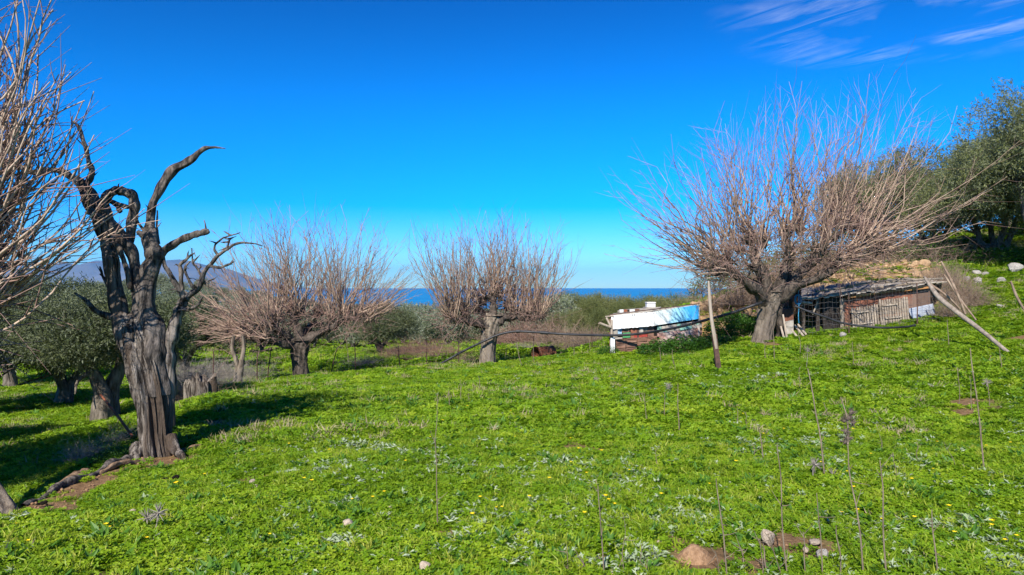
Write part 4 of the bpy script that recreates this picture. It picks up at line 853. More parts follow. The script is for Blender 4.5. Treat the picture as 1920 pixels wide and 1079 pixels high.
# ------------------------------------------------------------------ white and blue shed (left one)
YA = 19.4
def quadbox(mb, pts, th, Y=None):
    """solid panel: four photo corners (px,py,Y) clockwise, thickness th away from the camera"""
    A = np.array([P(*p) for p in pts]); nrm = unit(np.cross(A[1]-A[0], A[3]-A[0])); 
    if nrm[1] < 0: nrm = -nrm
    B_ = A + nrm * th; V = np.vstack([A, B_])
    return mb.add(V, [(0,1,2,3), (7,6,5,4), (0,4,5,1), (1,5,6,2), (2,6,7,3), (3,7,4,0)])
def panel(name, pts, th, mat, parent):
    mb = MB(); quadbox(mb, pts, th); return mb.obj(name, mat, parent)
s1 = root('shed', at(1150, YA), 'low makeshift shed walled with a white sheet, a faded blue sheet and brown boards', 'shed', 'makeshift sheds in front of the bank')
for xa, xb, dyo in ((1145.5, 1187.5, 0), (1187, 1227, -.02)):
    ws = MB(); n_ = 10
    for i_ in range(n_):
        x0 = xa + (xb-xa)*i_/n_; x1 = xa + (xb-xa)*(i_+1)/n_; bl = lambda x: .012*math.sin(x*.55) + .008*math.sin(x*1.7) + dyo
        tf0 = lambda x: 592.5 - (x-1145.5)*7.5/81.5 + .35*math.sin(x*.9); bf0 = lambda x: 618 - (x-1149)*6.5/78 + .5*math.sin(x*.7) + .3*math.sin(x*1.9)
        l0 = x0 + (3.5 if i_ == 0 and xa < 1150 else 0)
        quadbox(ws, [(x0, tf0(x0), YA+bl(x0)), (x1, tf0(x1), YA+bl(x1)), (x1, bf0(x1), YA+bl(x1)*1.5), (l0, bf0(l0), YA+bl(x0)*1.5)], .015)
    ws.obj('white_sheet', 'whitesheet', s1)
for xn in (1150, 1168, 1186, 1190, 1208, 1225):
    nb_m = MB(); c0 = P(xn, 594.5-(xn-1145)*.09, YA-.035); nb_m.tubes(np.array([c0, c0 + [0, .05, 0]]), np.array([.012, .012]), 8); nb_m.obj('nail', 'rust_dark', s1)
bs = MB()
n_ = 14
for i_ in range(n_):     # corrugated-ish slightly bent sheet
    x0 = 1227.5 + (1310-1227.5)*i_/n_; x1 = 1227.5 + (1310-1227.5)*(i_+1)/n_
    tf = lambda x: np.interp(x, [1227, 1308, 1310.1], [584.5, 572, 574]); bf = lambda x: np.interp(x, [1227, 1311], [611, 598])
    quadbox(bs, [(x0, tf(x0), YA-.01*(i_ % 2)), (x1, tf(x1), YA-.01*((i_+1) % 2)), (x1, bf(x1), YA-.01*((i_+1) % 2)), (x0, bf(x0), YA-.01*(i_ % 2))], .02)
blo = bs.obj('blue_sheet', 'bluesheet', s1); off = P(1227.5, 611, YA)
me = blo.data; sh = off - np.array(s1['_base']); co = np.empty(len(me.vertices)*3, np.float32); me.vertices.foreach_get('co', co); co = co.reshape(-1, 3) - sh.astype(np.float32); me.vertices.foreach_set('co', co.ravel()); blo.location = [float(q) for q in sh]
blo['label'] = 'sheet faded from whitish green to strong blue'
# upper rail, roof slab
panel('rail', [(1143,590,YA+.03),(1312,569,YA+.03),(1312,572.5,YA+.03),(1143,593.5,YA+.03)], .08, 'rust_dark', s1)
mb = MB(); A = [P(1144,591.5,YA+.02), P(1312,570.5,YA+.02), P(1312,571,YA+1.9), P(1150,588,YA+1.9)]; A = np.array(A); mb.add(np.vstack([A, A-[0,0,.04]]), [(0,1,2,3),(7,6,5,4),(0,4,5,1),(1,5,6,2),(2,6,7,3),(3,7,4,0)]); mb.obj('roof', 'concrete', s1)
# band of odd boards under the white sheet
bands = [(1149,619,1158,633,'concrete'),(1158,617,1166,630,'blueboard'),(1166,616,1180,624,'brownwood'),(1168,624.5,1182,634,'greenboard'),(1182.5,615,1194,634,'redwall'),(1194.5,614,1198,634,'rust_dark'),(1198.5,613,1206,632,'concrete'),(1206.5,613,1214,622,'greywood'),(1214.5,612,1226,622,'redwall'),(1189,627,1214,634,'redboard'),(1215,622.5,1226,633,'brownwood'),
         (1149,633.5,1167,637,'concrete')]
for x0, y0, x1, y1, mt in bands:
    dy_ = rng.uniform(.0, .05)
    panel('board', [(x0,y0,YA+.05+dy_),(x1,y0-.8,YA+.05+dy_),(x1,y1-.8,YA+.05+dy_),(x0,y1,YA+.05+dy_)], .03, mt, s1)
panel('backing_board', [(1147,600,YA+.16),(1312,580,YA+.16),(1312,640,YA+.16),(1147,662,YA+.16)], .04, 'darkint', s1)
# brown panelled door laid on its side
door = MB(); quadbox(door, [(1153.5,636,YA+.02),(1213,631,YA+.02),(1195,660,YA+.02),(1154,664.5,YA+.02)], .04)
def dy(x, y): return y - (x-1154)*.085
dp = MB()
for r_, (y0, y1) in enumerate(((637,645),(646.5,654),(655.5,663.5))):
    for x0, x1 in ((1155,1173),(1174.5,1194)):
        f_ = lambda x, y: (x, dy(x, y), YA-.012)
        for (a0, b0_, a1, b1_) in ((x0,y0,x1,y0+1.3),(x0,y1-1.3,x1,y1),(x0,y0+1.3,x0+1.6,y1-1.3),(x1-1.6,y0+1.3,x1,y1-1.3)):
            quadbox(dp, [f_(a0,b0_), f_(a1,b0_), f_(a1,b1_), f_(a0,b1_)], .05)
        pm = MB(); quadbox(pm, [(x0+1.6,dy(x0,y0+1.3),YA+.012),(x1-1.6,dy(x1,y0+1.3),YA+.012),(x1-1.6,dy(x1,y1-1.3),YA+.012),(x0+1.6,dy(x0,y1-1.3),YA+.012)], .02); pm.obj('panel', 'brownwood', s1)
dp.obj('door', 'brownwood', s1)
for k, (x0, x1, y0, y1) in enumerate(((1195,1213,633.5,641),(1195,1232,642,648),(1213.5,1232,632,641))):
    panel('plank', [(x0,y0,YA+.03),(x1,y0-1.5,YA+.03),(x1,y1-1.5,YA+.03),(x0,y1,YA+.03)], .04, 'brownwood', s1)
# bricks and painted panels under the blue sheet
for r_ in range(6):
    for c_ in range(11):
        x0 = 1233 + c_*7.3 + (r_ % 2)*3.4; y0 = 613 + r_*6.3 - (x0-1233)*.135
        if y0 < 610 - 0 and r_ == 0 and c_ > 8: pass
        mt = 'pinkbrick' if r_ > 1 else ('concrete' if (c_*7 + r_*3) % 5 else 'mint')
        panel('brick', [(x0,y0,YA+.06),(x0+6.9,y0-.9,YA+.06),(x0+6.9,y0+5.0,YA+.06),(x0,y0+5.9,YA+.06)], .09, mt, s1)
panel('board', [(1275,614,YA+.02),(1297,610,YA+.02),(1297,616,YA+.02),(1275,620,YA+.02)], .03, 'mint', s1)
panel('corner_post', [(1145,600,YA-.03),(1149,600,YA-.03),(1149,634,YA-.03),(1145,634,YA-.03)], .08, 'polewood', s1)
panel('corner_post', [(1145,634,YA-.05),(1153,633,YA-.05),(1153,667,YA-.05),(1145,667,YA-.05)], .12, 'whitebox', s1)
mb = MB(); mb.tubes(np.array([P(1123,606,YA-.2), P(1145,614,YA-.05)]), np.array([.035, .035]), 8); mb.tubes(np.array([P(1137,596,YA), P(1145,612,YA-.05)]), np.array([.03, .03]), 8); mb.tubes(np.array([P(1135,594,YA), P(1150,593,YA)]), np.array([.02,.02]), 6); mb.obj('strut', 'polewood', s1)
panel('side_wall', [(1312,572,YA+.05),(1313,572,YA+1.9),(1313,640,YA+1.9),(1312,650,YA+.05)], .05, 'concrete', s1)
panel('side_wall', [(1146,593,YA+.05),(1150,590,YA+1.9),(1150,655,YA+1.9),(1146,664,YA+.05)], .05, 'brownwood', s1)
# the roofs and tanks behind
s2 = root('outbuilding', at(1200, 22.5), 'low flat-roofed outbuilding with pale and brown blocks, behind the white sheet', 'outbuilding')
Yb = 22.5
panel('wall', [(1161,584,Yb),(1235,578,Yb),(1235,640,Yb),(1161,640,Yb)], .3, 'concrete', s2)
mb = MB(); A = np.array([P(1158,582.5,Yb-.1), P(1238,577,Yb-.1), P(1240,575.5,Yb+2.2), P(1168,580.5,Yb+2.2)]); mb.add(np.vstack([A, A-[0,0,.06]]), [(0,1,2,3),(7,6,5,4),(0,4,5,1),(1,5,6,2),(2,6,7,3),(3,7,4,0)]); mb.obj('roof', 'concrete', s2)
for x0, x1, y0, y1, mt in ((1162,1169,581,589,'whitebox'),(1170,1176,581,589,'rust'),(1176.5,1180,581,589,'darkint'),(1181,1190,581,589,'whitebox'),(1191,1199,580,588,'brownwood'),(1200,1208,579.5,587,'concrete')):
    panel('block', [(x0,y0,Yb-.12),(x1,y0-.4,Yb-.12),(x1,y1,Yb-.12),(x0,y1,Yb-.12)], .1, mt, s2)
tk = root('water_tank', P(1221, 580, 22.8), 'small white box-shaped tank on the low roof behind the blue sheet', 'tank')
def boxat(name, px0, px1, py0, py1, Y, dep, mat, parent):
    mb = MB(); a = P(px0, py1, Y); b_ = P(px1, py0, Y); mb.box([(a[0]+b_[0])/2, Y+dep/2, (a[2]+b_[2])/2], [b_[0]-a[0], dep, b_[2]-a[2]]); return mb.obj(name, mat, parent)
boxat('tank_body', 1213.5, 1229, 568, 581, 22.8, .3, 'whitebox', tk); boxat('lid', 1213, 1230, 567, 568.2, 22.77, .36, 'whitesheet', tk); boxat('base', 1211, 1234, 576.5, 581.5, 22.72, .5, 'concrete', tk)

# ------------------------------------------------------------------ shed with pallets (right one)
YS = 17.3
s3 = root('shed', at(1640, YS), 'collapsing low shed with a weathered board roof and red walls, dug into the bank', 'shed', 'makeshift sheds in front of the bank')
# roof boards, each its own piece, running front to back along the slope
def rf(x): return np.interp(x, [1500, 1539, 1640, 1741, 1765], [562, 558, 547, 532, 529])
def rb2(x): return np.interp(x, [1500, 1527, 1600, 1698, 1752, 1765], [545, 540, 531, 522, 526, 528])
x = 1503.
while x < 1758:
    w = rng.uniform(7, 13); x1 = x + w
    e0, e1 = rng.uniform(-.1, .12), rng.uniform(-.1, .1)
    mb = MB(); lift = rng.uniform(0, .05)
    n_ = 5; V = []
    for k in range(n_ + 1):
        t = k / n_; Yk = YS - .12 + e0 + (2.3) * t
        sag = -.05*math.sin(math.pi*t)
        for xx in (x + rng.uniform(-.6, .6), x1 - .4 + rng.uniform(-.6, .6)):
            za = P(xx, rf(xx), YS-.12); zb = P(xx, rb2(xx), YS + 2.2)
            p_ = za * (1-t) + zb * t; p_[2] += lift + sag + rng.uniform(-.012, .012); V.append(p_)
    V = np.array(V); V2 = V - [0, 0, .035]; m_ = len(V)
    Q = []
    for k in range(n_):
        a = 2*k; Q += [(a, a+1, a+3, a+2), (m_+a+2, m_+a+3, m_+a+1, m_+a), (a, a+2, m_+a+2, m_+a), (a+3, a+1, m_+a+1, m_+a+3)]
    Q += [(1, 0, m_, m_+1), (m_-2, m_-1, 2*m_-1, 2*m_-2)]
    mb.add(np.vstack([V, V2]), Q); mb.obj('roof_board', 'roofbark', s3)
    x = x1
# long battens lying along the roof
for a, b_ in (((1545,556),(1742,529)), ((1590,538),(1700,524)), ((1660,531),(1768,524)), ((1530,548),(1600,540)), ((1700,533),(1775,531))):
    mb = MB(); mb.tubes(np.array([P(a[0],a[1]-1.5,YS-.1), P((a[0]+b_[0])/2,(a[1]+b_[1])/2-2,YS+.1), P(b_[0],b_[1]-1.5,YS+.0)]), np.array([.03,.035,.025]), 6); mb.obj('batten', 'greywood', s3)
# orange eave beam in two lengths
for x0, x1 in ((1588, 1690), (1691, 1743)):
    panel('eave_beam', [(x0, rf(x0)+3.5, YS-.02),(x1, rf(x1)+3.0, YS-.02),(x1, rf(x1)+(9 if x0 > 1600 else 6), YS-.02),(x0, rf(x0)+7.5, YS-.02)], .08, 'orangebeam', s3)
def base_y(x): return np.interp(x, [1560, 1590, 1709, 1757], [628, 626, 612, 602])
for x0, x1, mt in ((1576,1583,'greywood'),(1583.5,1600,'redwall'),(1600.5,1622,'redwall'),(1622.5,1648,'redwall'),(1648.5,1672,'redwall'),(1672.5,1698,'redwall'),(1698.5,1722,'redwall'),(1722.5,1744,'redwall')):
    panel('wall_board', [(x0, rf(x0)+6, YS+.1),(x1, rf(x1)+6, YS+.1),(x1, base_y(x1), YS+.1),(x0, base_y(x0), YS+.1)], .05, mt, s3)
panel('side_wall', [(1744,535,YS+.1),(1752,528,YS+2.2),(1752,600,YS+2.2),(1744,606,YS+.1)], .06, 'redwall', s3)
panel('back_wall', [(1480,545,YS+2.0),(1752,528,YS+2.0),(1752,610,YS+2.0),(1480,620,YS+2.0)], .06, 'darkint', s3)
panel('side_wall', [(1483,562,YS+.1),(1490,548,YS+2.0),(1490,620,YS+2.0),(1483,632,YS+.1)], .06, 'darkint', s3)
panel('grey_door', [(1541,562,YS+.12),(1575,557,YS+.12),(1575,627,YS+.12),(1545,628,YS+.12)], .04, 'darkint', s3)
panel('brick_pillar', [(1471,580,YS+.02),(1488,578,YS+.02),(1488,600,YS+.02),(1471,604,YS+.02)], .25, 'redwall', s3)
panel('pillar_base', [(1470,604,YS),(1488,600,YS),(1488,632,YS),(1470,634,YS)], .28, 'concrete', s3)
for x_ in (1577, 1532, 1505):
    mb = MB(); mb.tubes(np.array([P(x_,560,YS+.02), P(x_+2,595,YS+.03), P(x_+1,630,YS+.02)]), np.array([.045,.04,.05]), 8); mb.obj('prop', 'greywood' if x_ == 1577 else 'bark_dark', s3, True)
mb = MB(); mb.tubes(np.array([P(1497,566,YS-.05), P(1523,569,YS-.08)]), np.array([.035,.03]), 7); mb.obj('beam', 'polewood', s3)
mb = MB(); mb.tubes(np.array([P(1524,590,YS-.05), P(1533,566,YS-.08)]), np.array([.02,.018]), 7); mb.obj('strut', 'polewood', s3)
# pallets, leaning against the wall
def pallet(x0, y0, x1, y1, skew, n, label, Y=YS-.06):
    r = root('pallet', P((x0+x1)/2, y1, Y), label, 'pallet', 'grey wooden pallets leaning on the shed')
    for k in range(n):
        t = (k + .5) / n; xa = x0 + (x1-x0)*t; hw = (x1-x0)/n*.34
        ya = y0 + skew*t + rng.uniform(-1.2, 1.2); yb = y1 + skew*t*.9 + rng.uniform(-1, 1)
        panel('slat', [(xa-hw-2.5,ya,Y+.06),(xa+hw-2.5,ya-.2,Y+.06),(xa+hw+1.5,yb,Y-.10),(xa-hw+1.5,yb,Y-.10)], .022, 'greywood', r)
    for t in (.16, .5, .84):
        yy0 = y0 + (y1-y0)*t; xo = -2.5 + 4*t; Yk = Y + .06 - .16*t
        panel('rail', [(x0+xo,yy0-1.6,Yk+.03),(x1+xo,yy0-1.6+skew,Yk+.03),(x1+xo,yy0+1.8+skew,Yk+.03),(x0+xo,yy0+1.8,Yk+.03)], .07, 'greywood', r)
    for t, tx0, tx1 in ((.22,.1,.6),(.72,.2,.75)):
        yy0 = y0 + (y1-y0)*t; Yk = Y + .02 - .16*t
        panel('batten', [(x0+(x1-x0)*tx0,yy0-1+skew*tx0,Yk),(x0+(x1-x0)*tx1,yy0-1+skew*tx1,Yk),(x0+(x1-x0)*tx1,yy0+1.6+skew*tx1,Yk),(x0+(x1-x0)*tx0,yy0+1.6+skew*tx0,Yk)], .02, 'polewood', r)
pallet(1598, 578, 1649, 622, -7, 11, 'grey wooden pallet leaning left of the other, beside the rusty post', YS-.10)
pallet(1650, 563, 1705, 612, -6, 12, 'taller grey wooden pallet next to the grey-blue sheet', YS-.14)
gsn = MB(); quadbox(gsn, [(1702,579.5,YS-.12),(1749,569.5,YS-.08),(1755,590,YS-.16),(1712,599.5,YS-.2)], .02)
tag(gsn.obj('metal_sheet', 'greysheet', loc=P(1730,599,YS-.15)), 'grey-blue scrap sheet propped under the red boards at the shed\'s right end', 'sheet')
# mended: top-level object given loc keeps world place
# blue rope hanging at the dark opening
mb = MB()
for k in range(3):
    a = np.linspace(0, 6.28, 18); c0 = P(1494, 562, YS-.2); mb.tubes(np.stack([c0[0] + (.055+.01*k)*np.cos(a) + .02*k, np.full(18, c0[1]-.01*k), c0[2] + .12*np.sin(a)], 1), np.full(18, .008), 5)
mb.tubes(resample(np.array([P(1497,545,YS-.2), P(1498,575,YS-.2), P(1497,592,YS-.22), P(1498,606,YS-.2)]), 12), np.full(12, .011), 5)
tag(mb.obj('rope', 'bluerope', loc=P(1497,606,YS-.2)), 'coiled blue rope hanging at the dark shed opening', 'rope')
# junk leaning by the hollow trunk
for k, (x0, y0, x1, y1) in enumerate(((1468,590,1476,636),(1484,618,1498,636),(1490,610,1508,632),(1496,608,1512,628),(1464,612,1470,634))):
    mb = MB(); a, b_ = P(x0,y0,YS-.3), P(x1,y1,YS-.45); mb.tubes(np.array([a, (a+b_)/2, b_]), np.array([.022,.026,.024]), 6)
    tag(mb.obj('scrap_wood_stick', 'polewood', loc=b_), ['longest pale scrap stick, upright against the hollow trunk', 'short scrap stick lying lowest by the dark opening', 'slanting scrap stick in the middle of the heap', 'scrap stick nearest the dark shed opening', 'short upright scrap stick nearest the hollow trunk'][k], 'stick', 'scrap sticks by the hollow trunk')
def rock_mesh(seed, flat=.7, n=2):
    import bmesh
    bm = bmesh.new(); bmesh.ops.create_icosphere(bm, subdivisions=n, radius=1.0); V = np.array([v.co[:] for v in bm.verts])
    d = 1 + .30*noise(V + seed*3.1, 1.6, 2, seed % 5) + .10*noise(V + seed, 5, 2, 1)
    V = V * d[:, None]; 
    for _ in range(5):      # planar cuts give rock facets
        nn = unit(rng.normal(size=3)); lim = rng.uniform(.62, .85); pr = V @ nn; V = V - np.maximum(pr - lim, 0)[:, None] * nn
    V[:, 2] *= flat
    for v, c in zip(bm.verts, V): v.co = c
    me = bpy.data.meshes.new('rock'); bm.to_mesh(me); bm.free(); return me
RK = [rock_mesh(k, f) for k, f in enumerate((.75, .6, .85, .55, .7))]
for r_ in RK: r_.materials.append(M['stone'])
RG = [m_.copy() for m_ in RK]
for r_ in RG: r_.materials.clear(); r_.materials.append(M['stone_grey'])
def rock(px, py, w, label, grey=False, k=None, Y=None, h=1., group='stones lying in the field'):
    p = on_ground(px, py) if Y is None else P(px, py, Y)
    o = bpy.data.objects.new('stone', (RG if grey else RK)[rng.integers(0, 5) if k is None else k]); COL.objects.link(o)
    s_ = w / 2 / F * p[1]; o.location = (p[0], p[1], p[2] + s_*.5*h + .015); o.scale = (s_*1.05, s_*.9, s_*1.1*h); o.rotation_euler = (rng.uniform(-.2, .2), rng.uniform(-.2, .2), rng.uniform(0, 6.28))
    return tag(o, label, 'stone', group)
rock(1440,1026,30,'largest pale stone, standing upright near the bottom edge right of the earth mound', k=2, h=1.15)
rock(653,996,24,'rounded pinkish stone in the clover, left of the lone dry stalk', k=0)
rock(796,1078,26,'pale stone at the bottom edge, left of centre', k=2)
rock(733,965,17,'small pale stone up and right of the rounded pinkish one')
rock(736,1003,20,'flat earth-coloured stone beside the lone dry stalk', k=3, h=.5)
rock(680,1021,30,'flat greyish stone sunk in the grass below the rounded pinkish one', True, 3, h=.4)
rock(1530,1028,26,'flat pale stone right of the upright one', k=3, h=.6)
rock(1543,1055,26,'rough pale stone by the bottom edge, next to the tall stalks', True, 2)
rock(1512,1043,14,'small stone left of the rough pale one')
rock(576,1051,11,'small stone above the bottom edge at left centre'); rock(616,1055,13,'small grey stone right of its twin above the bottom edge', True)
rock(563,1077,16,'grey stone half cut by the bottom edge', True); rock(508,1078,16,'whitish stone cut by the bottom edge, left of the grey one')
rock(497,1045,16,'whitish stone beside the dark dung at lower left', True); rock(470,1046,8,'tiny pale stone left of the whitish one')
rock(248,972,15,'white split stone in the grass at lower left'); rock(201,951,9,'small orange stone at lower left', k=0); rock(116,1008,16,'brick-shaped tan stone at lower left', k=3); rock(60,1003,11,'small flat stone beside the dung at far left', k=3)
rock(473,917,15,'earthy stone on a bare spot, left of centre'); rock(478,925,12,'smaller earthy stone below its neighbour'); rock(434,986,11,'pale stone just left of the dark dung'); rock(698,893,11,'small pinkish stone near the middle of the field'); rock(700,908,8,'tiny stone under the small pinkish one')
rock(1236,1030,11,'small pale stone left of the earth mound'); rock(1121,1062,13,'rounded stone left of the thorny stem at the bottom'); rock(783,945,9,'small stone in the middle of the grass')
rock(1622,776,9,'small white stone on the mossy strip at right'); rock(1638,772,7,'tiny white stone right of its neighbour'); rock(1580,632,13,'grey stone at the foot of the rusty post', True)
for px, py, w, lab in ((1830,517,17,'pale boulder on the green bank under the olives'),(1903,512,28,'boulder at the right edge under the tall olive'),(1846,518,14,'small stone beside the pale boulder'),(1833,534,17,'flat stone on the bank below the pale boulder'),(1873,580,14,'stone on the slope right of the fallen pole'),(1812,530,14,'small stone on the upper bank'),(1876,532,16,'stone in the bright grass near the right edge')):
    rock(px, py, w, lab, True, group='stones on the right bank')
# dung
DM = []
for k in range(3):
    mb = MB()
    for _ in range(9):
        c_ = rng.normal(size=3)*[.5,.4,.12] + [0,0,.25]; t_ = np.linspace(-1, 1, 6); r_ = rng.uniform(.22,.4)
        mb.tubes(c_ + unit(rng.normal(size=3))[None]*(t_*r_)[:, None], r_*np.sqrt(np.maximum(1-t_**2, .01)), 7)
    DM.append(mb.mesh('dung', 'dung', smooth=True))
for px, py, w in ((150,985,24),(70,992,20),(92,1036,16),(72,1038,14),(327,902,18),(310,906,14),(445,990,18),(457,1005,8),(460,1022,10),(602,960,11),(533,978,9),(370,868,9),(1207,1027,7),(1328,1024,7),(1276,1023,6),(78,955,22),(340,978,8),(500,964,7)):
    p = on_ground(px, py); o = bpy.data.objects.new('dung', DM[rng.integers(0, 3)]); COL.objects.link(o); s_ = w/2/F*p[1]; o.location = (p[0], p[1], p[2]+.022); o.scale = (s_, s_, s_*.8); o.rotation_euler[2] = rng.uniform(0, 6.28)
    tag(o, 'dark clump of dry dung on the grass', 'dung', 'dung clumps in the grass')
# molehill of bare earth
def mound(px, py, wpx, h):
    p = on_ground(px, py); R = wpx/2/F*p[1]; mb = MB(); rr = np.linspace(0, 1, 14); aa = np.linspace(0, 2*np.pi, 40, endpoint=False)
    V = []
    for r_ in rr:
        q = np.stack([R*r_*np.cos(aa)*1.05, R*r_*np.sin(aa)*.9, np.zeros(40)], 1); zz = h*(1-r_*r_)**1.3 + (noise(q*1.0+p, 40, 3, 2)*.014)*(1-r_*.3) - .02*r_
        q[:, 2] = zz; V.append(q)
    V = np.array(V); n1, n2 = 14, 40; i = np.arange(n1-1)[:, None]; j = np.arange(n2)[None]
    mb.add(V + p, np.stack([i*n2+j, (i+1)*n2+j, (i+1)*n2+(j+1) % n2, i*n2+(j+1) % n2], -1).reshape(-1, 4))
    tag(mb.obj('earth_mound', 'moundearth', loc=p, smooth=True), 'low mound of bare reddish earth near the bottom edge', 'mound')
M['moundearth'] = simple('mound_earth', (0.42, 0.26, 0.15), (0.24, 0.14, 0.075), 45, 0.95, 0.9, spec=0.05, dist=0.02)
mound(1303, 1052, 78, .085)

# rubble on the orange bank: one mass of stones
mb = MB(); base_r = [np.array([v.co[:] for v in m_.vertices]) for m_ in RK]; base_f = [np.array([p_.vertices[:] for p_ in m_.polygons]) for m_ in RK]
cnt = 0
while cnt < 420:
    px = rng.uniform(1260, 1770); Y = rng.uniform(18.7, 25.5)
    if px < 1480 and Y < 21.6: continue
    if 1480 < px < 1760 and Y < 19.9: continue
    x_ = (px-CX)/F*Y
    if rubble_mask(np.array(x_), np.array(Y)) < .25: continue
    z_ = float(gz(x_, Y)); k = rng.integers(0, 5); s_ = rng.choice([.05,.07,.1,.16], p=[.4,.3,.2,.1]) * rng.uniform(.8, 1.3)
    mb.add(base_r[k] @ rot_z(rng.uniform(0, 6.28)).T * s_ + [x_, Y, z_ + s_*.3], T=base_f[k]); cnt += 1
M['rubblestone'] = simple('orange_rubble_stone', (0.50, 0.34, 0.19), (0.27, 0.17, 0.095), 2.5, 0.95, 0.6, spec=0.1)
ro = mb.obj('rubble', 'rubblestone'); ro['kind'] = 'stuff'; ro['label'] = 'loose stones scattered over the orange cut bank'

mb = MB(); cnt = 0
small = [(b_[:, :], f_) for b_, f_ in zip([np.array([v.co[:] for v in rock_mesh(k, .7, 1).vertices]) for k in range(3)], [np.array([p_.vertices[:] for p_ in rock_mesh(k, .7, 1).polygons]) for k in range(3)])]
while cnt < 1400:
    sx, sy, sr, _, _ = SOIL[rng.integers(0, len(SOIL))]; x_ = sx + rng.normal()*sr*.7; y_ = sy + rng.normal()*sr*.7
    if y_ < 3.2 or y_ > 16: cnt += 1; continue
    b_, f_ = small[rng.integers(0, 3)]; q_ = rng.choice([.004, .007, .012], p=[.5, .38, .12]) * rng.uniform(.8, 1.4)
    mb.add(b_ @ rot_z(rng.uniform(0, 6.28)).T * q_ + [x_, y_, float(gz(x_, y_)) + q_*.3], T=f_); cnt += 1
pb = mb.obj('pebbles', 'moundearth'); pb['kind'] = 'stuff'; pb['label'] = 'crumbs of earth and pebbles on the bare patches'
# ------------------------------------------------------------------ poles, pipe, drum, fences
def polething(name, pts, label, cat, mat, Kk=10, group=None, wob=.01):
    q = resample(np.array([np.append(P(a, b_, Y), w/2/F*Y) for a, b_, Y, w in pts]), 24)
    pth = q[:, :3] + np.stack([noise(q[:, :3], 4, 2, k) for k in range(3)], 1)*wob
    mb = MB(); mb.tubes(np.vstack([pth, pth[-1] + unit(pth[-1]-pth[-2])*.01]), np.append(q[:, 3], .001), Kk, limb_mod(3, .08, 1)); mb.tubes(np.vstack([pth[0], pth[0] - unit(pth[1]-pth[0])*.01]), np.array([q[0, 3], .001]), Kk)
    return mb, pth
Yp = 12.8
pr_ = root('wooden_pole', at(1346, Yp), 'pale leaning wooden pole lashed to a short brown post in the field', 'pole')
mb, _ = polething('', [(1343,655,Yp,7.5),(1337,615,Yp,7),(1332,575,Yp,6),(1329,545,Yp,5),(1328,528,Yp,3.5)], '', '', ''); mb.obj('pole', 'polewood', pr_, True)
a, b_ = P(1345,698,Yp), P(1336,630,Yp+.02); ax = unit(b_-a); u_ = unit(np.cross(ax, [0, 1, 0])); w_ = np.cross(ax, u_); L_ = np.linalg.norm(b_-a)
mb = MB(); mb.box((a+b_)/2 + [.035, 0, -.03], (.085, .07, L_+.12), np.stack([u_, w_, ax], 1)); mb.obj('post', 'rust_dark', pr_)
mb, _ = polething('', [(1899,667,12.1,7),(1850,628,12.6,8),(1800,590,13.2,9),(1762,560,13.6,9),(1745,538,13.9,7),(1733,520,14.2,4)], '', '', '')
tag(mb.obj('fallen_pole', 'polegrey', loc=P(1899,667,12.1), smooth=True), 'long grey wooden pole leaning across the slope at right, end on the grass', 'pole')
for pts, lab in (([(1810,590,15.5,4),(1790,540,15.6,5),(1765,490,15.8,3)],'thin bare branch slanting over the shed corner'),([(1800,580,16,4),(1775,555,16,4),(1740,530,16.2,5)],'dry branch lying across the right end of the roof'),([(1830,600,15.8,3),(1800,560,16,4),(1770,515,16.2,3)],'dry branch right of the slanting one'),([(1920,580,13,4),(1905,555,13,5),(1895,528,13,3)],'rust-brown stake leaning at the right edge')):
    mb, _ = polething('', pts, '', '', '', 7); tag(mb.obj('dry_branch', 'drytwig', loc=P(*pts[0][:3]), smooth=True), lab, 'branch')
mb, _ = polething('', [(190,742,8.6,4),(215,775,8.3,5),(246,818,7.9,5)], '', '', '', 8); tag(mb.obj('rusty_stake', 'rust', loc=P(246,818,7.9), smooth=True), 'reddish stick leaning against the left side of the charred trunk', 'stick')
# black irrigation pipe
def pipe(pts, label, r=.032):
    q = resample(np.array([P(*p) for p in pts]), 70); mb = MB(); mb.tubes(q, np.full(70, r), 10)
    for k in (22, 27): 
        if k < 70: mb.tubes(q[k:k+2], np.full(2, r*1.45), 10)
    tag(mb.obj('hose', 'pipe', loc=q[0], smooth=True), label, 'hose')
pipe([(808,693,20.2),(838,676,20.2),(870,658,20.2),(905,641,20.15),(935,628,20.15),(965,622,20.1),(1000,623,20),(1060,627,19.9),(1120,629,19.5),(1160,629,19.2),(1200,626,18.9),(1240,620,18.4),(1280,612,17.9),(1325,600,17.3),(1370,588,16.8),(1412,573,16.6),(1428,568,16.7)], 'thick black hose sagging from the centre tree past the white shed to the big trunk', .034)
pipe([(1490,574,16.4),(1520,586,16.3),(1545,594,16.25),(1580,606,16.2),(1620,612,16.1),(1660,615,16.0),(1700,613,16.2),(1716,610,16.3)], 'black hose drooping in front of the pallets', .026)
# rusty drum lying on its side
dr = at(1020, 21.9); drr = .27
drr = .20
r = root('oil_drum', dr, 'rusty red drum lying on its side in the grass right of the centre tree', 'drum')
def drum(y0, y1, rad, inner=False):
    mb = MB(); t = np.linspace(y0, y1, 22); R = np.full(22, rad) + (np.isin(np.arange(22), (7, 14, 0, 21)))*.012
    pth = np.stack([dr[0] + t*.80, dr[1] + t*.60, np.full(22, dr[2] + drr*.82)], 1); mb.tubes(pth, R, 28); return mb, pth
mb, pth = drum(-.34, .34, drr); mb.tubes(pth[-2:], np.array([drr, .002]), 28); mb.tubes(pth[:12], np.full(12, drr-.012), 28); mb.tubes(pth[10:12], np.array([drr-.012, .002]), 28)
mb.obj('drum_body', 'rust', r, True)
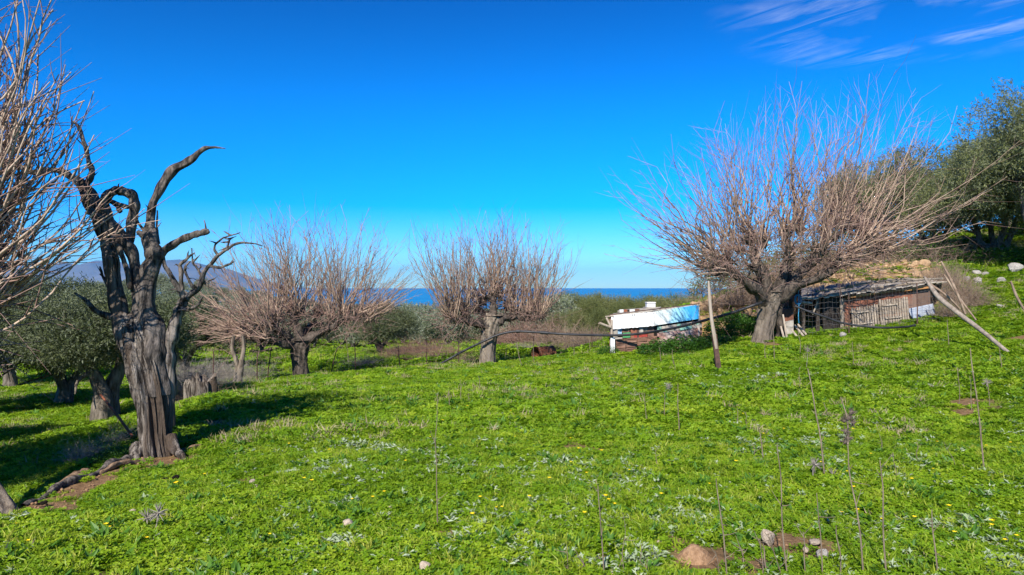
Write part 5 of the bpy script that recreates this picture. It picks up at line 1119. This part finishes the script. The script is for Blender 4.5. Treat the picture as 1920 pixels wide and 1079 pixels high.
# wire fences
def fence(ptsY, label, h, posts_idx, mesh_sp=.12, lean=None, rise=0):
    base = [at(px, Y) for px, Y in ptsY]; r = root('wire_fence', base[0], label, 'fence')
    for k in posts_idx:
        px, Y = ptsY[k]; b0 = base[k]; le = (lean or {}).get(k, 0)
        hh = h * rng.uniform(.95, 1.15); mb = MB(); mb.tubes(np.array([b0 - [0,0,.15], b0 + [le*.5, 0, hh*.5], b0 + [le, .02, hh]]), np.array([.016,.016,.014]), 6); mb.obj('post', 'rust_dark', r, True)
    wm = MB()
    for a, b_ in zip(base[:-1], base[1:]):
        L = np.linalg.norm(b_-a); n = max(2, int(L/mesh_sp))
        top = lambda t: a*(1-t) + b_*t
        for i_ in range(n):
            t = i_/n; g_ = top(t); g_[2] = float(gz(g_[0], g_[1])); wm.tubes(np.array([g_, g_ + [rng.normal()*.01, 0, h*.5], g_ + [0, 0, h*.92]]), np.full(3, .0022), 3)
        for k in range(int(h/.13)+1):
            z = h*.92*k/int(h/.13); t = np.linspace(0, 1, 10)[:, None]; g_ = a*(1-t) + b_*t; g_[:, 2] = gz(g_[:, 0], g_[:, 1]) + z + .015*np.sin(np.linspace(0, 9, 10)); wm.tubes(g_, np.full(10, .0024), 3)
    wm.obj('wire_mesh', 'wire', r, kind='stuff')
    return r
fence([(340,14.5),(400,15.8),(455,17.2),(482,17.8),(500,18.4),(560,19.6),(618,20.2),(667,20.8),(710,21),(750,21.2),(800,21.3),(860,21.6),(905,21.8)], 'rusty wire mesh fence running behind the left field edge', .78, [1,3,4,6,7,9,10,11], lean={4:.12, 6:.22, 7:-.03, 9:-.06})
fence([(1502,16.75),(1545,16.7),(1592,16.65),(1660,16.6),(1720,16.6),(1790,16.6)], 'wire mesh fence in front of the pallets and the dark opening', 1.0, [2,4], mesh_sp=.085)
fence([(930,22.8),(1000,23.3),(1060,23.1),(1110,22.0),(1140,20.8)], 'wire fence between the centre tree and the white shed', .75, [1,3])

# ------------------------------------------------------------------ ground cover
def clover_clump(R, n, leaf, h, seed):
    mb = MB(); a = rng.uniform(0, 6.28, n); r_ = R*np.sqrt(rng.random(n)); c = np.stack([r_*np.cos(a), r_*np.sin(a), h*(rng.uniform(.35, 1, n))*(1.05-.4*(r_/R)**2)], 1)
    tri = rng.uniform(0, 6.28, n); tilt = unit(rng.normal(size=(n, 3))*.40 + [-.06, -.16, 1.])
    e1 = unit(np.cross(tilt, np.stack([np.cos(tri), np.sin(tri), 0*tri], 1))); e2 = np.cross(tilt, e1)
    for k in range(3):
        an = k*2.094; d = e1*math.cos(an) + e2*math.sin(an)
        mb.leaves(c, d, tilt, leaf*rng.uniform(.75, 1.25, n), leaf*.85, .12)
    return mb
def grass_clump(R, n, L, seed):
    mb = MB(); a = rng.uniform(0, 6.28, n); r_ = R*np.sqrt(rng.random(n)); c = np.stack([r_*np.cos(a), r_*np.sin(a), 0*a], 1)
    d = unit(rng.normal(size=(n, 3))*[.6,.6,.2] + [0, 0, .9]); ln = L*rng.uniform(.5, 1.2, n)[:, None]; wv = unit(np.cross(d, rng.normal(size=(n, 3))))*.004
    mid = c + d*ln*.6; tip = mid + unit(d + rng.normal(size=(n, 3))*.5 - [0, 0, .3])*ln*.45
    V = np.stack([c-wv, c+wv, mid+wv*.8, mid-wv*.8, tip], 1).reshape(-1, 3); i = np.arange(n)*5
    return mb.add(V, np.stack([i, i+1, i+2, i+3], 1), np.stack([i+3, i+2, i+4], 1))
def weed_clump(R, n):
    mb = MB(); a = rng.uniform(0, 6.28, n); el = rng.uniform(.1, .9, n); d = np.stack([np.cos(a)*np.cos(el), np.sin(a)*np.cos(el), np.sin(el)], 1)
    c = rng.normal(size=(n, 3))*[R*.3, R*.3, 0] + [0, 0, .01]
    mb.leaves(c, d, unit(np.array([0, 0, 1.]) - d*.4 + rng.normal(size=(n, 3))*.2), R*rng.uniform(.7, 1.3, n), R*.38, .2); return mb
def scatter_protos(name, meshes):
    c = bpy.data.collections.new(name)
    for k, me in enumerate(meshes): c.objects.link(bpy.data.objects.new('%s_proto_%02d' % (name, k), me))
    return c
def scatter(name, coll, XYZ, rz, sc, idx, label, tilt=None):
    me = bpy.data.meshes.new(name); me.vertices.add(len(XYZ)); me.vertices.foreach_set('co', XYZ.astype(np.float32).ravel())
    a = me.attributes.new('irot', 'FLOAT_VECTOR', 'POINT'); r_ = np.zeros((len(XYZ), 3), np.float32); r_[:, 2] = rz
    if tilt is not None: r_[:, :2] = tilt
    a.data.foreach_set('vector', r_.ravel())
    a = me.attributes.new('iscale', 'FLOAT', 'POINT'); a.data.foreach_set('value', sc.astype(np.float32))
    a = me.attributes.new('iidx', 'INT', 'POINT'); a.data.foreach_set('value', idx.astype(np.int32))
    o = bpy.data.objects.new(name, me); COL.objects.link(o); o['kind'] = 'stuff'; o['label'] = label
    ng = bpy.data.node_groups.new(name, 'GeometryNodeTree'); ng.interface.new_socket('Geometry', in_out='INPUT', socket_type='NodeSocketGeometry'); ng.interface.new_socket('Geometry', in_out='OUTPUT', socket_type='NodeSocketGeometry')
    gi = ng.nodes.new('NodeGroupInput'); go = ng.nodes.new('NodeGroupOutput'); ip = ng.nodes.new('GeometryNodeInstanceOnPoints'); ci = ng.nodes.new('GeometryNodeCollectionInfo')
    ci.inputs['Collection'].default_value = coll; ci.inputs['Separate Children'].default_value = True; ci.inputs['Reset Children'].default_value = True
    def na(nm, ty): n = ng.nodes.new('GeometryNodeInputNamedAttribute'); n.data_type = ty; n.inputs['Name'].default_value = nm; return n.outputs['Attribute']
    L = ng.links.new
    L(gi.outputs[0], ip.inputs['Points']); L(ci.outputs[0], ip.inputs['Instance']); ip.inputs['Pick Instance'].default_value = True
    L(na('iidx', 'INT'), ip.inputs['Instance Index']); L(na('irot', 'FLOAT_VECTOR'), ip.inputs['Rotation']); L(na('iscale', 'FLOAT'), ip.inputs['Scale'])
    L(ip.outputs[0], go.inputs[0])
    md = o.modifiers.new('scatter', 'NODES'); md.node_group = ng
    return o
def sample_view(n, Y0, Y1, pw=1.0, margin=180):
    """points on the land the photo (and a step to its side) can see"""
    Y = (Y0**pw + (Y1**pw - Y0**pw)*rng.random(n))**(1/pw); px = rng.uniform(-margin, 1920+margin, n)
    x = (px-CX)/F*Y + rng.uniform(-.8, .8, n); return x, Y
near = scatter_protos('near_cover', [clover_clump(.085, 64, [.014,.011,.015,.012,.018][k], [.030,.022,.036,.026,.045][k], k).mesh('c', 'clover') for k in range(5)] + [grass_clump(.05, 34, [.045,.06,.085][k], k).mesh('g', 'grass') for k in range(3)] + [weed_clump(.07, 14).mesh('w', 'weed') for k in range(2)] + [grass_clump(.04, 9, .06, 9).mesh('d', 'dryleaf')])
mid = scatter_protos('mid_cover', [clover_clump(.17, 125, [.021,.017,.023,.019,.027][k], [.035,.03,.045,.035,.06][k], k).mesh('c', 'clover') for k in range(5)] + [grass_clump(.11, 60, .085, k).mesh('g', 'grass') for k in range(3)] + [weed_clump(.10, 20).mesh('w', 'weed') for k in range(2)] + [grass_clump(.10, 26, .14, 9).mesh('d', 'dryleaf')])
far = scatter_protos('far_cover', [clover_clump(.4, 120, .07, .13, k).mesh('c', 'clover') for k in range(4)] + [grass_clump(.35, 90, .22, k).mesh('g', 'grass') for k in range(3)] + [weed_clump(.2, 24).mesh('w', 'weed') for k in range(1)] + [grass_clump(.3, 60, .22, 9).mesh('d', 'dryleaf')])
def cover(name, coll, n, Y0, Y1, pw, nc, ng_, nw, label, sc=(.7, 1.35)):
    x, Y = sample_view(n, Y0, Y1, pw); sm_ = soil_mask(x, Y); rm = rubble_mask(x, Y)
    p = np.stack([x, Y, 0*x], -1); lush = noise(p, 1.3, 3, 6)
    keep = (rng.random(n) > np.clip(sm_*1.25, 0, .985)) & (rng.random(n) > rm*.93)
    px = CX + x/Y*F
    inshed = (Y > 17.2) & (Y < 19.8) & (px > 1485) & (px < 1752) | (Y > 19.3) & (Y < 21.5) & (px > 1146) & (px < 1312) | (np.hypot(x-dbase[0], Y-dbase[1]) < .3)
    keep &= ~inshed
    dryp = ss(24, 40, Y)*.55; keep &= rng.random(n) > dryp*.6
    x, Y, lush, sm_, dryp = x[keep], Y[keep], lush[keep], sm_[keep], dryp[keep]; m = len(x)
    z = gz(x, Y) - .008
    u_ = rng.random(m); gthr = np.clip(.17 + .26*noise(np.stack([x, Y, 0*x], -1), .8, 3, 7), .02, .5)
    idx = rng.integers(0, nc, m); isg = u_ < gthr; idx[isg] = nc + rng.integers(0, ng_, isg.sum())
    isw = (u_ > .955); idx[isw] = nc + ng_ + rng.integers(0, nw, isw.sum())
    isd = rng.random(m) < (.012 + dryp*.5 + .10*(noise(np.stack([x, Y, 0*x], -1), 1.1, 3, 8) > .38)); idx[isd] = nc + ng_ + nw
    s_ = rng.uniform(sc[0], sc[1], m)*(1 + .35*lush)
    return scatter(name, coll, np.stack([x, Y, z], 1), rng.uniform(0, 6.28, m), s_, idx, label, rng.normal(0, .12, (m, 2)))
cover('clover_near', near, 42000, 2.6, 8.2, 1.7, 5, 3, 2, 'mat of clover and short grass close to the camera')
cover('clover_field', mid, 62000, 7.6, 24, 1.5, 5, 3, 2, 'mat of clover and grass over the rest of the field')
cover('grass_beyond', far, 14000, 22, 75, 1.2, 4, 3, 1, 'grass under the olives beyond the fence')
# silver thistles
def thistle_mesh():
    mb = MB()
    for k in range(rng.integers(12, 18)):
        a = rng.uniform(0, 6.28); el = rng.uniform(.1, .8); L = rng.uniform(.7, 1.1); d = np.array([math.cos(a)*math.cos(el), math.sin(a)*math.cos(el), math.sin(el)])
        side = unit(np.cross(d, [0, 0, 1])); t = np.linspace(.15, 1, 6)
        sp = np.array([d*L*q - np.array([0, 0, .5*L*q*q*el]) for q in t])
        for s_ in (-1, 1):
            dd = unit(d*.75 + side*s_ + [0, 0, .15]); mb.leaves(sp, np.tile(dd, (6, 1)) + rng.normal(size=(6, 3))*.15, np.tile(unit(np.cross(side, d)), (6, 1)) + rng.normal(size=(6, 3))*.2, .34*(1.15-t*.7), .13)
        mb.leaves(np.array([[0, 0, .02]]), sp[-1:], np.array([[0, 0, 1.]]), L*.95, .10)
    return mb.mesh('thistle', 'thistle')
TH = [thistle_mesh() for _ in range(6)]
pos = []
def thpatch(px, py, sx, sy, n):
    for _ in range(n): pos.append((px + rng.normal()*sx, py + rng.normal()*sy))
thpatch(1090,915,90,34,26); thpatch(1240,985,70,9,18); thpatch(1090,1000,80,28,12); thpatch(1460,722,30,7,18); thpatch(1160,765,50,14,14); thpatch(840,880,25,8,6); thpatch(640,845,50,12,10)
thpatch(650,1035,14,8,4); thpatch(870,1000,60,18,12); thpatch(1100,1060,70,10,8); thpatch(1880,1030,35,30,8); thpatch(1740,700,80,20,18); thpatch(1300,720,120,22,20); thpatch(1520,850,80,40,12); thpatch(1700,950,100,60,10); thpatch(960,720,120,12,10); thpatch(540,1000,40,40,5); thpatch(1180,1070,60,12,8); thpatch(35,975,20,8,4); thpatch(620,900,40,10,6); thpatch(700,810,60,14,8)
thpatch(1440,1070,40,10,4)
nth = 0
for px, py in pos:
    if not (-60 < px < 1980 and 650 < py < 1100): continue
    if nth >= 290: break
    p = on_ground(px, py); 
    if p[1] > 17 or float(soil_mask(np.array(p[0]), np.array(p[1]))) > .35: continue
    o = bpy.data.objects.new('thistle', TH[rng.integers(0, 6)]); COL.objects.link(o); s_ = rng.uniform(.045, .09)*(1 + .03*p[1]); o.location = (p[0], p[1], p[2]+.012); o.scale = (s_, s_, s_*rng.uniform(.6, 1.0)); o.rotation_euler = (rng.uniform(-.15, .15), rng.uniform(-.15, .15), rng.uniform(0, 6.28))
    tag(o, 'silvery spiny thistle rosette growing in the clover', 'thistle', 'silvery thistle rosettes in the field'); nth += 1
# fine silvery sprigs around the rosettes, and thinly everywhere
def sprig(R_, n, l):
    mb = MB(); a = rng.uniform(0, 6.28, n); r_ = R_*np.sqrt(rng.random(n)); c = np.stack([r_*np.cos(a), r_*np.sin(a), rng.uniform(.012, .035, n)], 1)
    d = unit(np.stack([np.cos(a + rng.normal(size=n)), np.sin(a + rng.normal(size=n)), rng.uniform(-.1, .7, n)], 1)); mb.leaves(c, d, unit(rng.normal(size=(n, 3))*.4 + [0, 0, 1]), l*rng.uniform(.6, 1.3, n), l*.3, .2)
    for s_ in (-1, 1): mb.leaves(c + d*l*.35, unit(d*.6 + np.cross(d, [0, 0, 1.])*s_), unit(rng.normal(size=(n, 3))*.4 + [0, 0, 1]), l*.45, l*.2, .2)
    return mb.mesh('s', 'thistle')
sl = scatter_protos('silver_sprigs', [sprig(.06, 11, .030), sprig(.04, 7, .036), sprig(.08, 9, .026)])
qx, qy = [], []
for px, py in pos:
    for _ in range(5): qx.append(px + rng.normal()*22); qy.append(py + rng.normal()*8)
for _ in range(800): qx.append(rng.uniform(-60, 1980)); qy.append(700 + 400*rng.random()**1.2)
qq = []
for a_, b_ in zip(qx, qy):
    if b_ < 690: continue
    Y = 1.62*F/(b_-HY)
    for _ in range(3): Y = float(np.clip(Y, 2.5, 18)); Y = float(np.clip(-gz((a_-CX)/F*Y, Y, False)*F/(b_-HY), 2.5, 18))
    qq.append(((a_-CX)/F*Y, Y))
qq = np.array(qq); keep = (soil_mask(qq[:, 0], qq[:, 1]) < .4) & (qq[:, 1] < 16.5) & (edge_sd(qq[:, 0], qq[:, 1]) < 0); qq = qq[keep]; m_ = len(qq)
scatter('silver_weeds', sl, np.column_stack([qq, gz(qq[:, 0], qq[:, 1])]), rng.uniform(0, 6.28, m_), rng.uniform(.6, 1.3, m_)*(1 + .04*qq[:, 1]), rng.integers(0, 3, m_), 'fine silvery leaves speckling the clover', rng.normal(0, .15, (m_, 2)))
# yellow flowers
fm = MB(); a = np.arange(6)*1.047
fm.leaves(np.tile([0, 0, .10], (6, 1)), np.stack([np.cos(a), np.sin(a), np.full(6, .5)], 1), np.tile([0, 0, 1.], (6, 1)), .022, .017, .1)
FLm = fm.mesh('petals', 'petal'); smb = MB(); smb.tubes(np.array([[0, 0, 0], [.004, 0, .05], [0, 0, .10]]), np.full(3, .0015), 4); FS = smb.mesh('stem', 'weed')
fl = [(198,998),(205,994),(331,913),(328,920),(383,896),(275,1012),(52,1028),(31,989),(930,961),(617,850),(900,945),(1100,890),(1085,850),(1128,853),(878,710),(1600,812),(1470,812),(1885,1015),(1907,1009),(1180,885),(500,795),(660,948),(1030,912),(540,740),(1005,752),(1012,745),(830,790),(1070,870),(1240,940),(1790,1010),(1780,960),(1860,990),(1895,830),(1750,880),(505,1010),(720,930),(760,870),(1380,880)]
for px, py in fl + [(rng.uniform(500, 1900), rng.uniform(700, 1000)) for _ in range(34)]:
    p = on_ground(px, py + 12); put('yellow_flower', [('petals', FLm), ('stem', FS)], p, rng.uniform(0, 6.28), rng.uniform(.6, 1.0), 'small yellow flower standing just above the clover', 'flower', 'yellow flowers dotted over the field')
for o in [o for o in COL.objects if o.name.startswith(('petals', 'stem')) and o.parent and o.parent.name.startswith('yellow')]:
    if 'kind' in o.keys(): del o['kind']
# dry stalks (photo: base px,py, top px,py, thickness px)
ST = [(820,990,816,820,3.2),(815,830,822,735,2),(1134,1085,1123,910,3.6),(1173,1085,1170,960,2.2),(1070,1085,1066,1032,2.5),(1364,1085,1342,895,4),(1348,1085,1345,1030,2),(1432,865,1425,800,3.5),(1478,1085,1459,835,4),(1482,1085,1480,1035,2),
      (1547,900,1515,690,4),(1620,1085,1590,830,4.5),(1663,1085,1650,860,4.5),(1512,1085,1509,1000,3.5),(1543,1085,1534,925,3.5),(1577,1085,1566,985,3.5),(1760,1085,1747,955,4.2),(1846,882,1822,655,4),(1429,1085,1427,1010,3),
      (1274,815,1268,720,2.6),(1247,790,1245,735,2),(1213,800,1208,738,1.8),(1233,880,1230,845,1.8),(1385,805,1383,765,1.8),(1402,808,1398,772,1.8),(1417,862,1413,835,1.8),(1551,790,1547,755,2.2),(1725,870,1720,828,2.4),(1681,905,1676,850,2.2),(1798,765,1796,690,2),(1822,770,1817,705,1.8),(1856,765,1850,715,1.8),(1880,700,1873,650,1.8),
      (844,765,842,732,1.8),(866,757,864,715,1.8),(880,760,879,738,1.5),(899,742,898,705,1.8),(655,690,650,640,1.6),(980,688,967,640,1.8),(1002,684,1000,640,1.5),(1076,672,1074,635,1.5),(1107,660,1104,628,1.5),(1240,680,1236,652,1.6),(1263,690,1260,655,1.6),(1436,675,1434,640,1.8),(1452,678,1448,600,1.8),(1500,668,1496,610,1.8),(1265,700,1262,672,1.4),(1600,690,1598,640,1.6),(1780,660,1776,600,2),(1795,880,1770,830,1.8),(1658,850,1655,827,2.5),(1500,740,1499,690,1.6),(540,730,538,705,1.4),(1010,880,1008,860,1.2),(1470,1085,1436,1000,2.5),(1210,1085,1203,1040,2.2),(1100,1085,1092,1045,2.2),(1392,1075,1398,1030,4),(1440,1080,1436,1030,5)]
def stalk_at(bx, by, tx, ty, w):
    if by > 1079: by_ = by
    p = on_ground(bx, by); Y = p[1]; tp = P(tx, ty, Y); q = resample(np.array([p - [0, 0, .02], (p*.6+tp*.4) + rng.normal(size=3)*.008, (p*.25+tp*.75) + rng.normal(size=3)*.006, tp]), 12)
    q = q + np.stack([noise(q, 6, 3, k) for k in range(3)], 1)*.020*np.linspace(0, 1, 12)[:, None]
    mb = MB(); w = w*.8; mb.tubes(q, np.linspace(w, w*.55, 12)/2/F*Y, 6)
    for _ in range(2 + int(w)):       # leaf scars and short spurs
        k = rng.integers(2, 11); d = unit(rng.normal(size=3) + [0, 0, .6])*rng.uniform(.6, 3.2); mb.tubes(np.array([q[k], q[k] + d*.015, q[k] + d*.03 + [0, 0, .008]]), np.array([.003, .002, .001]), 4)
    return mb, p, q
for k, s_ in enumerate(ST):
    mb, p, q = stalk_at(*s_)
    big = s_[1] - s_[3]
    lab, grp = 'thin dry stalk standing upright in the clover', 'dry stalks standing in the field'
    if s_[:2] == (820, 990): lab, grp = 'lone tall dry stalk in the middle of the clover, left of the thistles', 'dry stalks standing in the field'
    if s_[:2] == (1846, 882): lab = 'tall pale dry stalk below the fallen pole at right'
    if s_[:2] == (1620, 1085):
        r = root('dry_stalk', p, 'tall dry stalk topped with dark dead thistle heads, right of centre', 'stalk', grp)
        mb.obj('stem', 'stalk', r, True)
        for (hx, hy) in ((1592,780),(1583,785),(1600,788),(1586,805),(1585,825),(1590,818),(1597,770)):
            hp = P(hx, hy + 4, p[1]); hb = MB(); t_ = np.linspace(-1, 1, 6); hb.tubes(hp + np.array([0, 0, 1.])[None]*(t_*.012)[:, None], .012*np.sqrt(np.maximum(1-t_**2, .02)), 8)
            dd = unit(rng.normal(size=(26, 3)) + [0, 0, .5]); hb.tubes(np.stack([np.tile(hp, (26, 1)), hp + dd*.015, hp + dd*.032], 1), np.tile([.003,.0022,.0006], (26, 1)), 3); hb.obj('seed_head', 'seedhead', r)
        hb = MB(); hb.tubes(np.array([q[-1], P(1590,800,p[1]), P(1588,780,p[1]), P(1577,745,p[1])]), np.array([.006,.005,.004,.002]), 5); hb.obj('side_stem', 'stalk', r)
        continue
    tag(mb.obj('dry_stalk', 'stalk', loc=p, smooth=True), lab, 'stalk', grp)
# dead thistle heads on shorter stalks
for (bx, by, hx, hy) in ((1260,740,1254,724),(1512,690,1515,655),(1525,905,1527,872),(1560,900,1562,893),(1850,735,1851,718),(290,1000,297,962),(275,995,276,972),(1120,720,1118,712)):
    p = on_ground(bx, by); hp = P(hx, hy, p[1]); hb = MB(); dd = unit(rng.normal(size=(40, 3)) + [0, 0, .3]); L_ = .05
    hb.tubes(np.array([p, (p+hp)/2 + rng.normal(size=3)*.01, hp]), np.array([.004,.004,.004]), 5)
    hb.tubes(np.stack([np.tile(hp, (40, 1)), hp + dd*L_*.6, hp + dd*L_*1.4], 1), np.tile([.004,.003,.001], (40, 1)), 3)
    tag(hb.obj('dead_thistle', 'greytwig', loc=p), 'grey dead thistle head on a short stem in the grass', 'thistle', 'dead thistle heads')

LAND = [(1303,1052,'the bare earth mound'),(1440,1026,'the large upright pale stone'),(1346,690,'the leaning wooden pole'),(1899,667,'the fallen pole end'),(1720,668,'the bare patch below the shed'),(820,900,'the lone tall stalk'),(653,996,'the rounded pinkish stone'),(290,855,'the charred trunk'),
        (1590,800,'the seed-headed stalk'),(915,690,'the pale pollard trunk'),(563,710,'the dark pollard trunk'),(1430,645,'the big hollow trunk'),(1600,622,'the rusty fence post'),(1830,780,'the tall right-hand stalk'),(1230,668,'the brown door boards'),(1090,920,'the widest silvery thistle patch'),(248,972,'the white split stone'),(20,960,'the leaning foot of the near tree'),(1020,665,'the rusty drum'),(470,1045,'the whitish stones at the bottom left'),(1160,765,'the small thistle patch in mid field'),(796,1078,'the pale stone at the bottom edge'),(1530,1040,'the flat pale stones at the bottom')]
used = {}
def where(px, py, w=1.4):
    d, lx, ly, nm = min((math.hypot((px-a), (py-b_)*w), a, b_, n_) for a, b_, n_ in LAND)
    dxx, dyy = px-lx, (py-ly)*w
    if d < 12: return 'beside ' + nm
    side = ('right of ' if dxx > 0 else 'left of ') if abs(dxx) > abs(dyy) else ('in front of ' if dyy > 0 else 'behind ')
    return ('just ' if d < 60 else '') + side + nm
from bpy_extras.object_utils import world_to_camera_view as w2c
S.render.resolution_x, S.render.resolution_y = 1920, 1079
bpy.context.view_layer.update()
def relabel(cat, noun, size=None):
    its = [o for o in COL.objects if o.get('category') == cat and o.parent is None and o.get('label', '').startswith(noun[0])]
    for o in its:
        c_ = w2c(S, cam, o.matrix_world.translation); px, py = c_.x*1920, (1-c_.y)*1079
        nn = noun[1]
        if size: nn = size(o) + nn
        o['label'] = nn + ' ' + where(px, py)
        o['group'] = o.get('group', noun[2])
def hgt(o): h = o.dimensions.z; return 'tall ' if h > .6 else ('short ' if h < .25 else '')
relabel('stalk', ('thin dry stalk', 'thin dry stalk', ''), hgt)
relabel('dung', ('dark clump', 'dark dung clump in the grass', ''))
relabel('thistle', ('grey dead thistle', 'grey dead thistle head', ''))
for cat, st_, noun in (('thistle', 'silvery', 'silvery thistle rosette'), ('flower', 'small yellow', 'small yellow flower')):
    for o in [o for o in COL.objects if o.get('category') == cat and o.get('label', '').startswith(st_)]:
        c_ = w2c(S, cam, o.matrix_world.translation); wh = where(c_.x*1920, (1-c_.y)*1079)
        o['label'] = noun + ' ' + wh; o['group'] = noun + 's ' + wh

for o in [o for o in COL.objects if o.get('group') in (G2, 'bushy trees beyond the white and blue shed')]:
    c_ = w2c(S, cam, o.matrix_world.translation); px = c_.x*1920; Y = o.location.y
    row = 'nearest' if Y < 42 else 'second' if Y < 52 else 'third' if Y < 65 else 'fourth' if Y < 84 else 'farthest'
    d, nm, lx = min((abs(px-a), n_, a) for a, n_ in ((285,'the charred tree'),(380,'the split stump'),(447,'the small gnarled tree'),(563,'the dark pollard trunk'),(712,'the dark spreading olive'),(800,'the lower hose end'),(915,'the pale pollard trunk'),(1020,'the rusty drum'),(1100,'the brown brush'),(1150,'the white corner post'),(1222,'the white tank'),(1300,'the blue sheet'),(1430,'the big hollow trunk')))
    side = 'straight behind ' if d < 18 else ('just ' if d < 45 else 'well ') + ('right of ' if px > lx else 'left of ')
    kind_ = 'silvery olive tree' if o['group'] == G2 else 'yellowish green bushy tree'
    o['label'] = '%s in the %s grove row, %s%s' % (kind_, row, side, nm)

# ------------------------------------------------------------------ the air
hz = MB(); x0, x1, y0, y1, z0, z1 = -30000, 30000, -30000, 30000, -70, 760
hz.add([[a, b_, c] for a in (x0, x1) for b_ in (y0, y1) for c in (z0, z1)], [(0, 1, 3, 2), (4, 6, 7, 5), (0, 4, 5, 1), (2, 3, 7, 6), (0, 2, 6, 4), (1, 5, 7, 3)])
hm = bpy.data.materials.new('air'); hm.use_nodes = True; hn = hm.node_tree; hn.nodes.clear()
pv = hn.nodes.new('ShaderNodeVolumePrincipled'); pv.inputs['Color'].default_value = (0.16, 0.50, 1.0, 1); pv.inputs['Density'].default_value = 3.0e-5; pv.inputs['Anisotropy'].default_value = 0.0
ou = hn.nodes.new('ShaderNodeOutputMaterial'); hn.links.new(pv.outputs[0], ou.inputs['Volume'])
ho = hz.obj('haze', hm); ho['kind'] = 'stuff'; ho['label'] = 'thin blue air over the whole place'

for o in COL.objects:
    if '_base' in o.keys(): del o['_base']
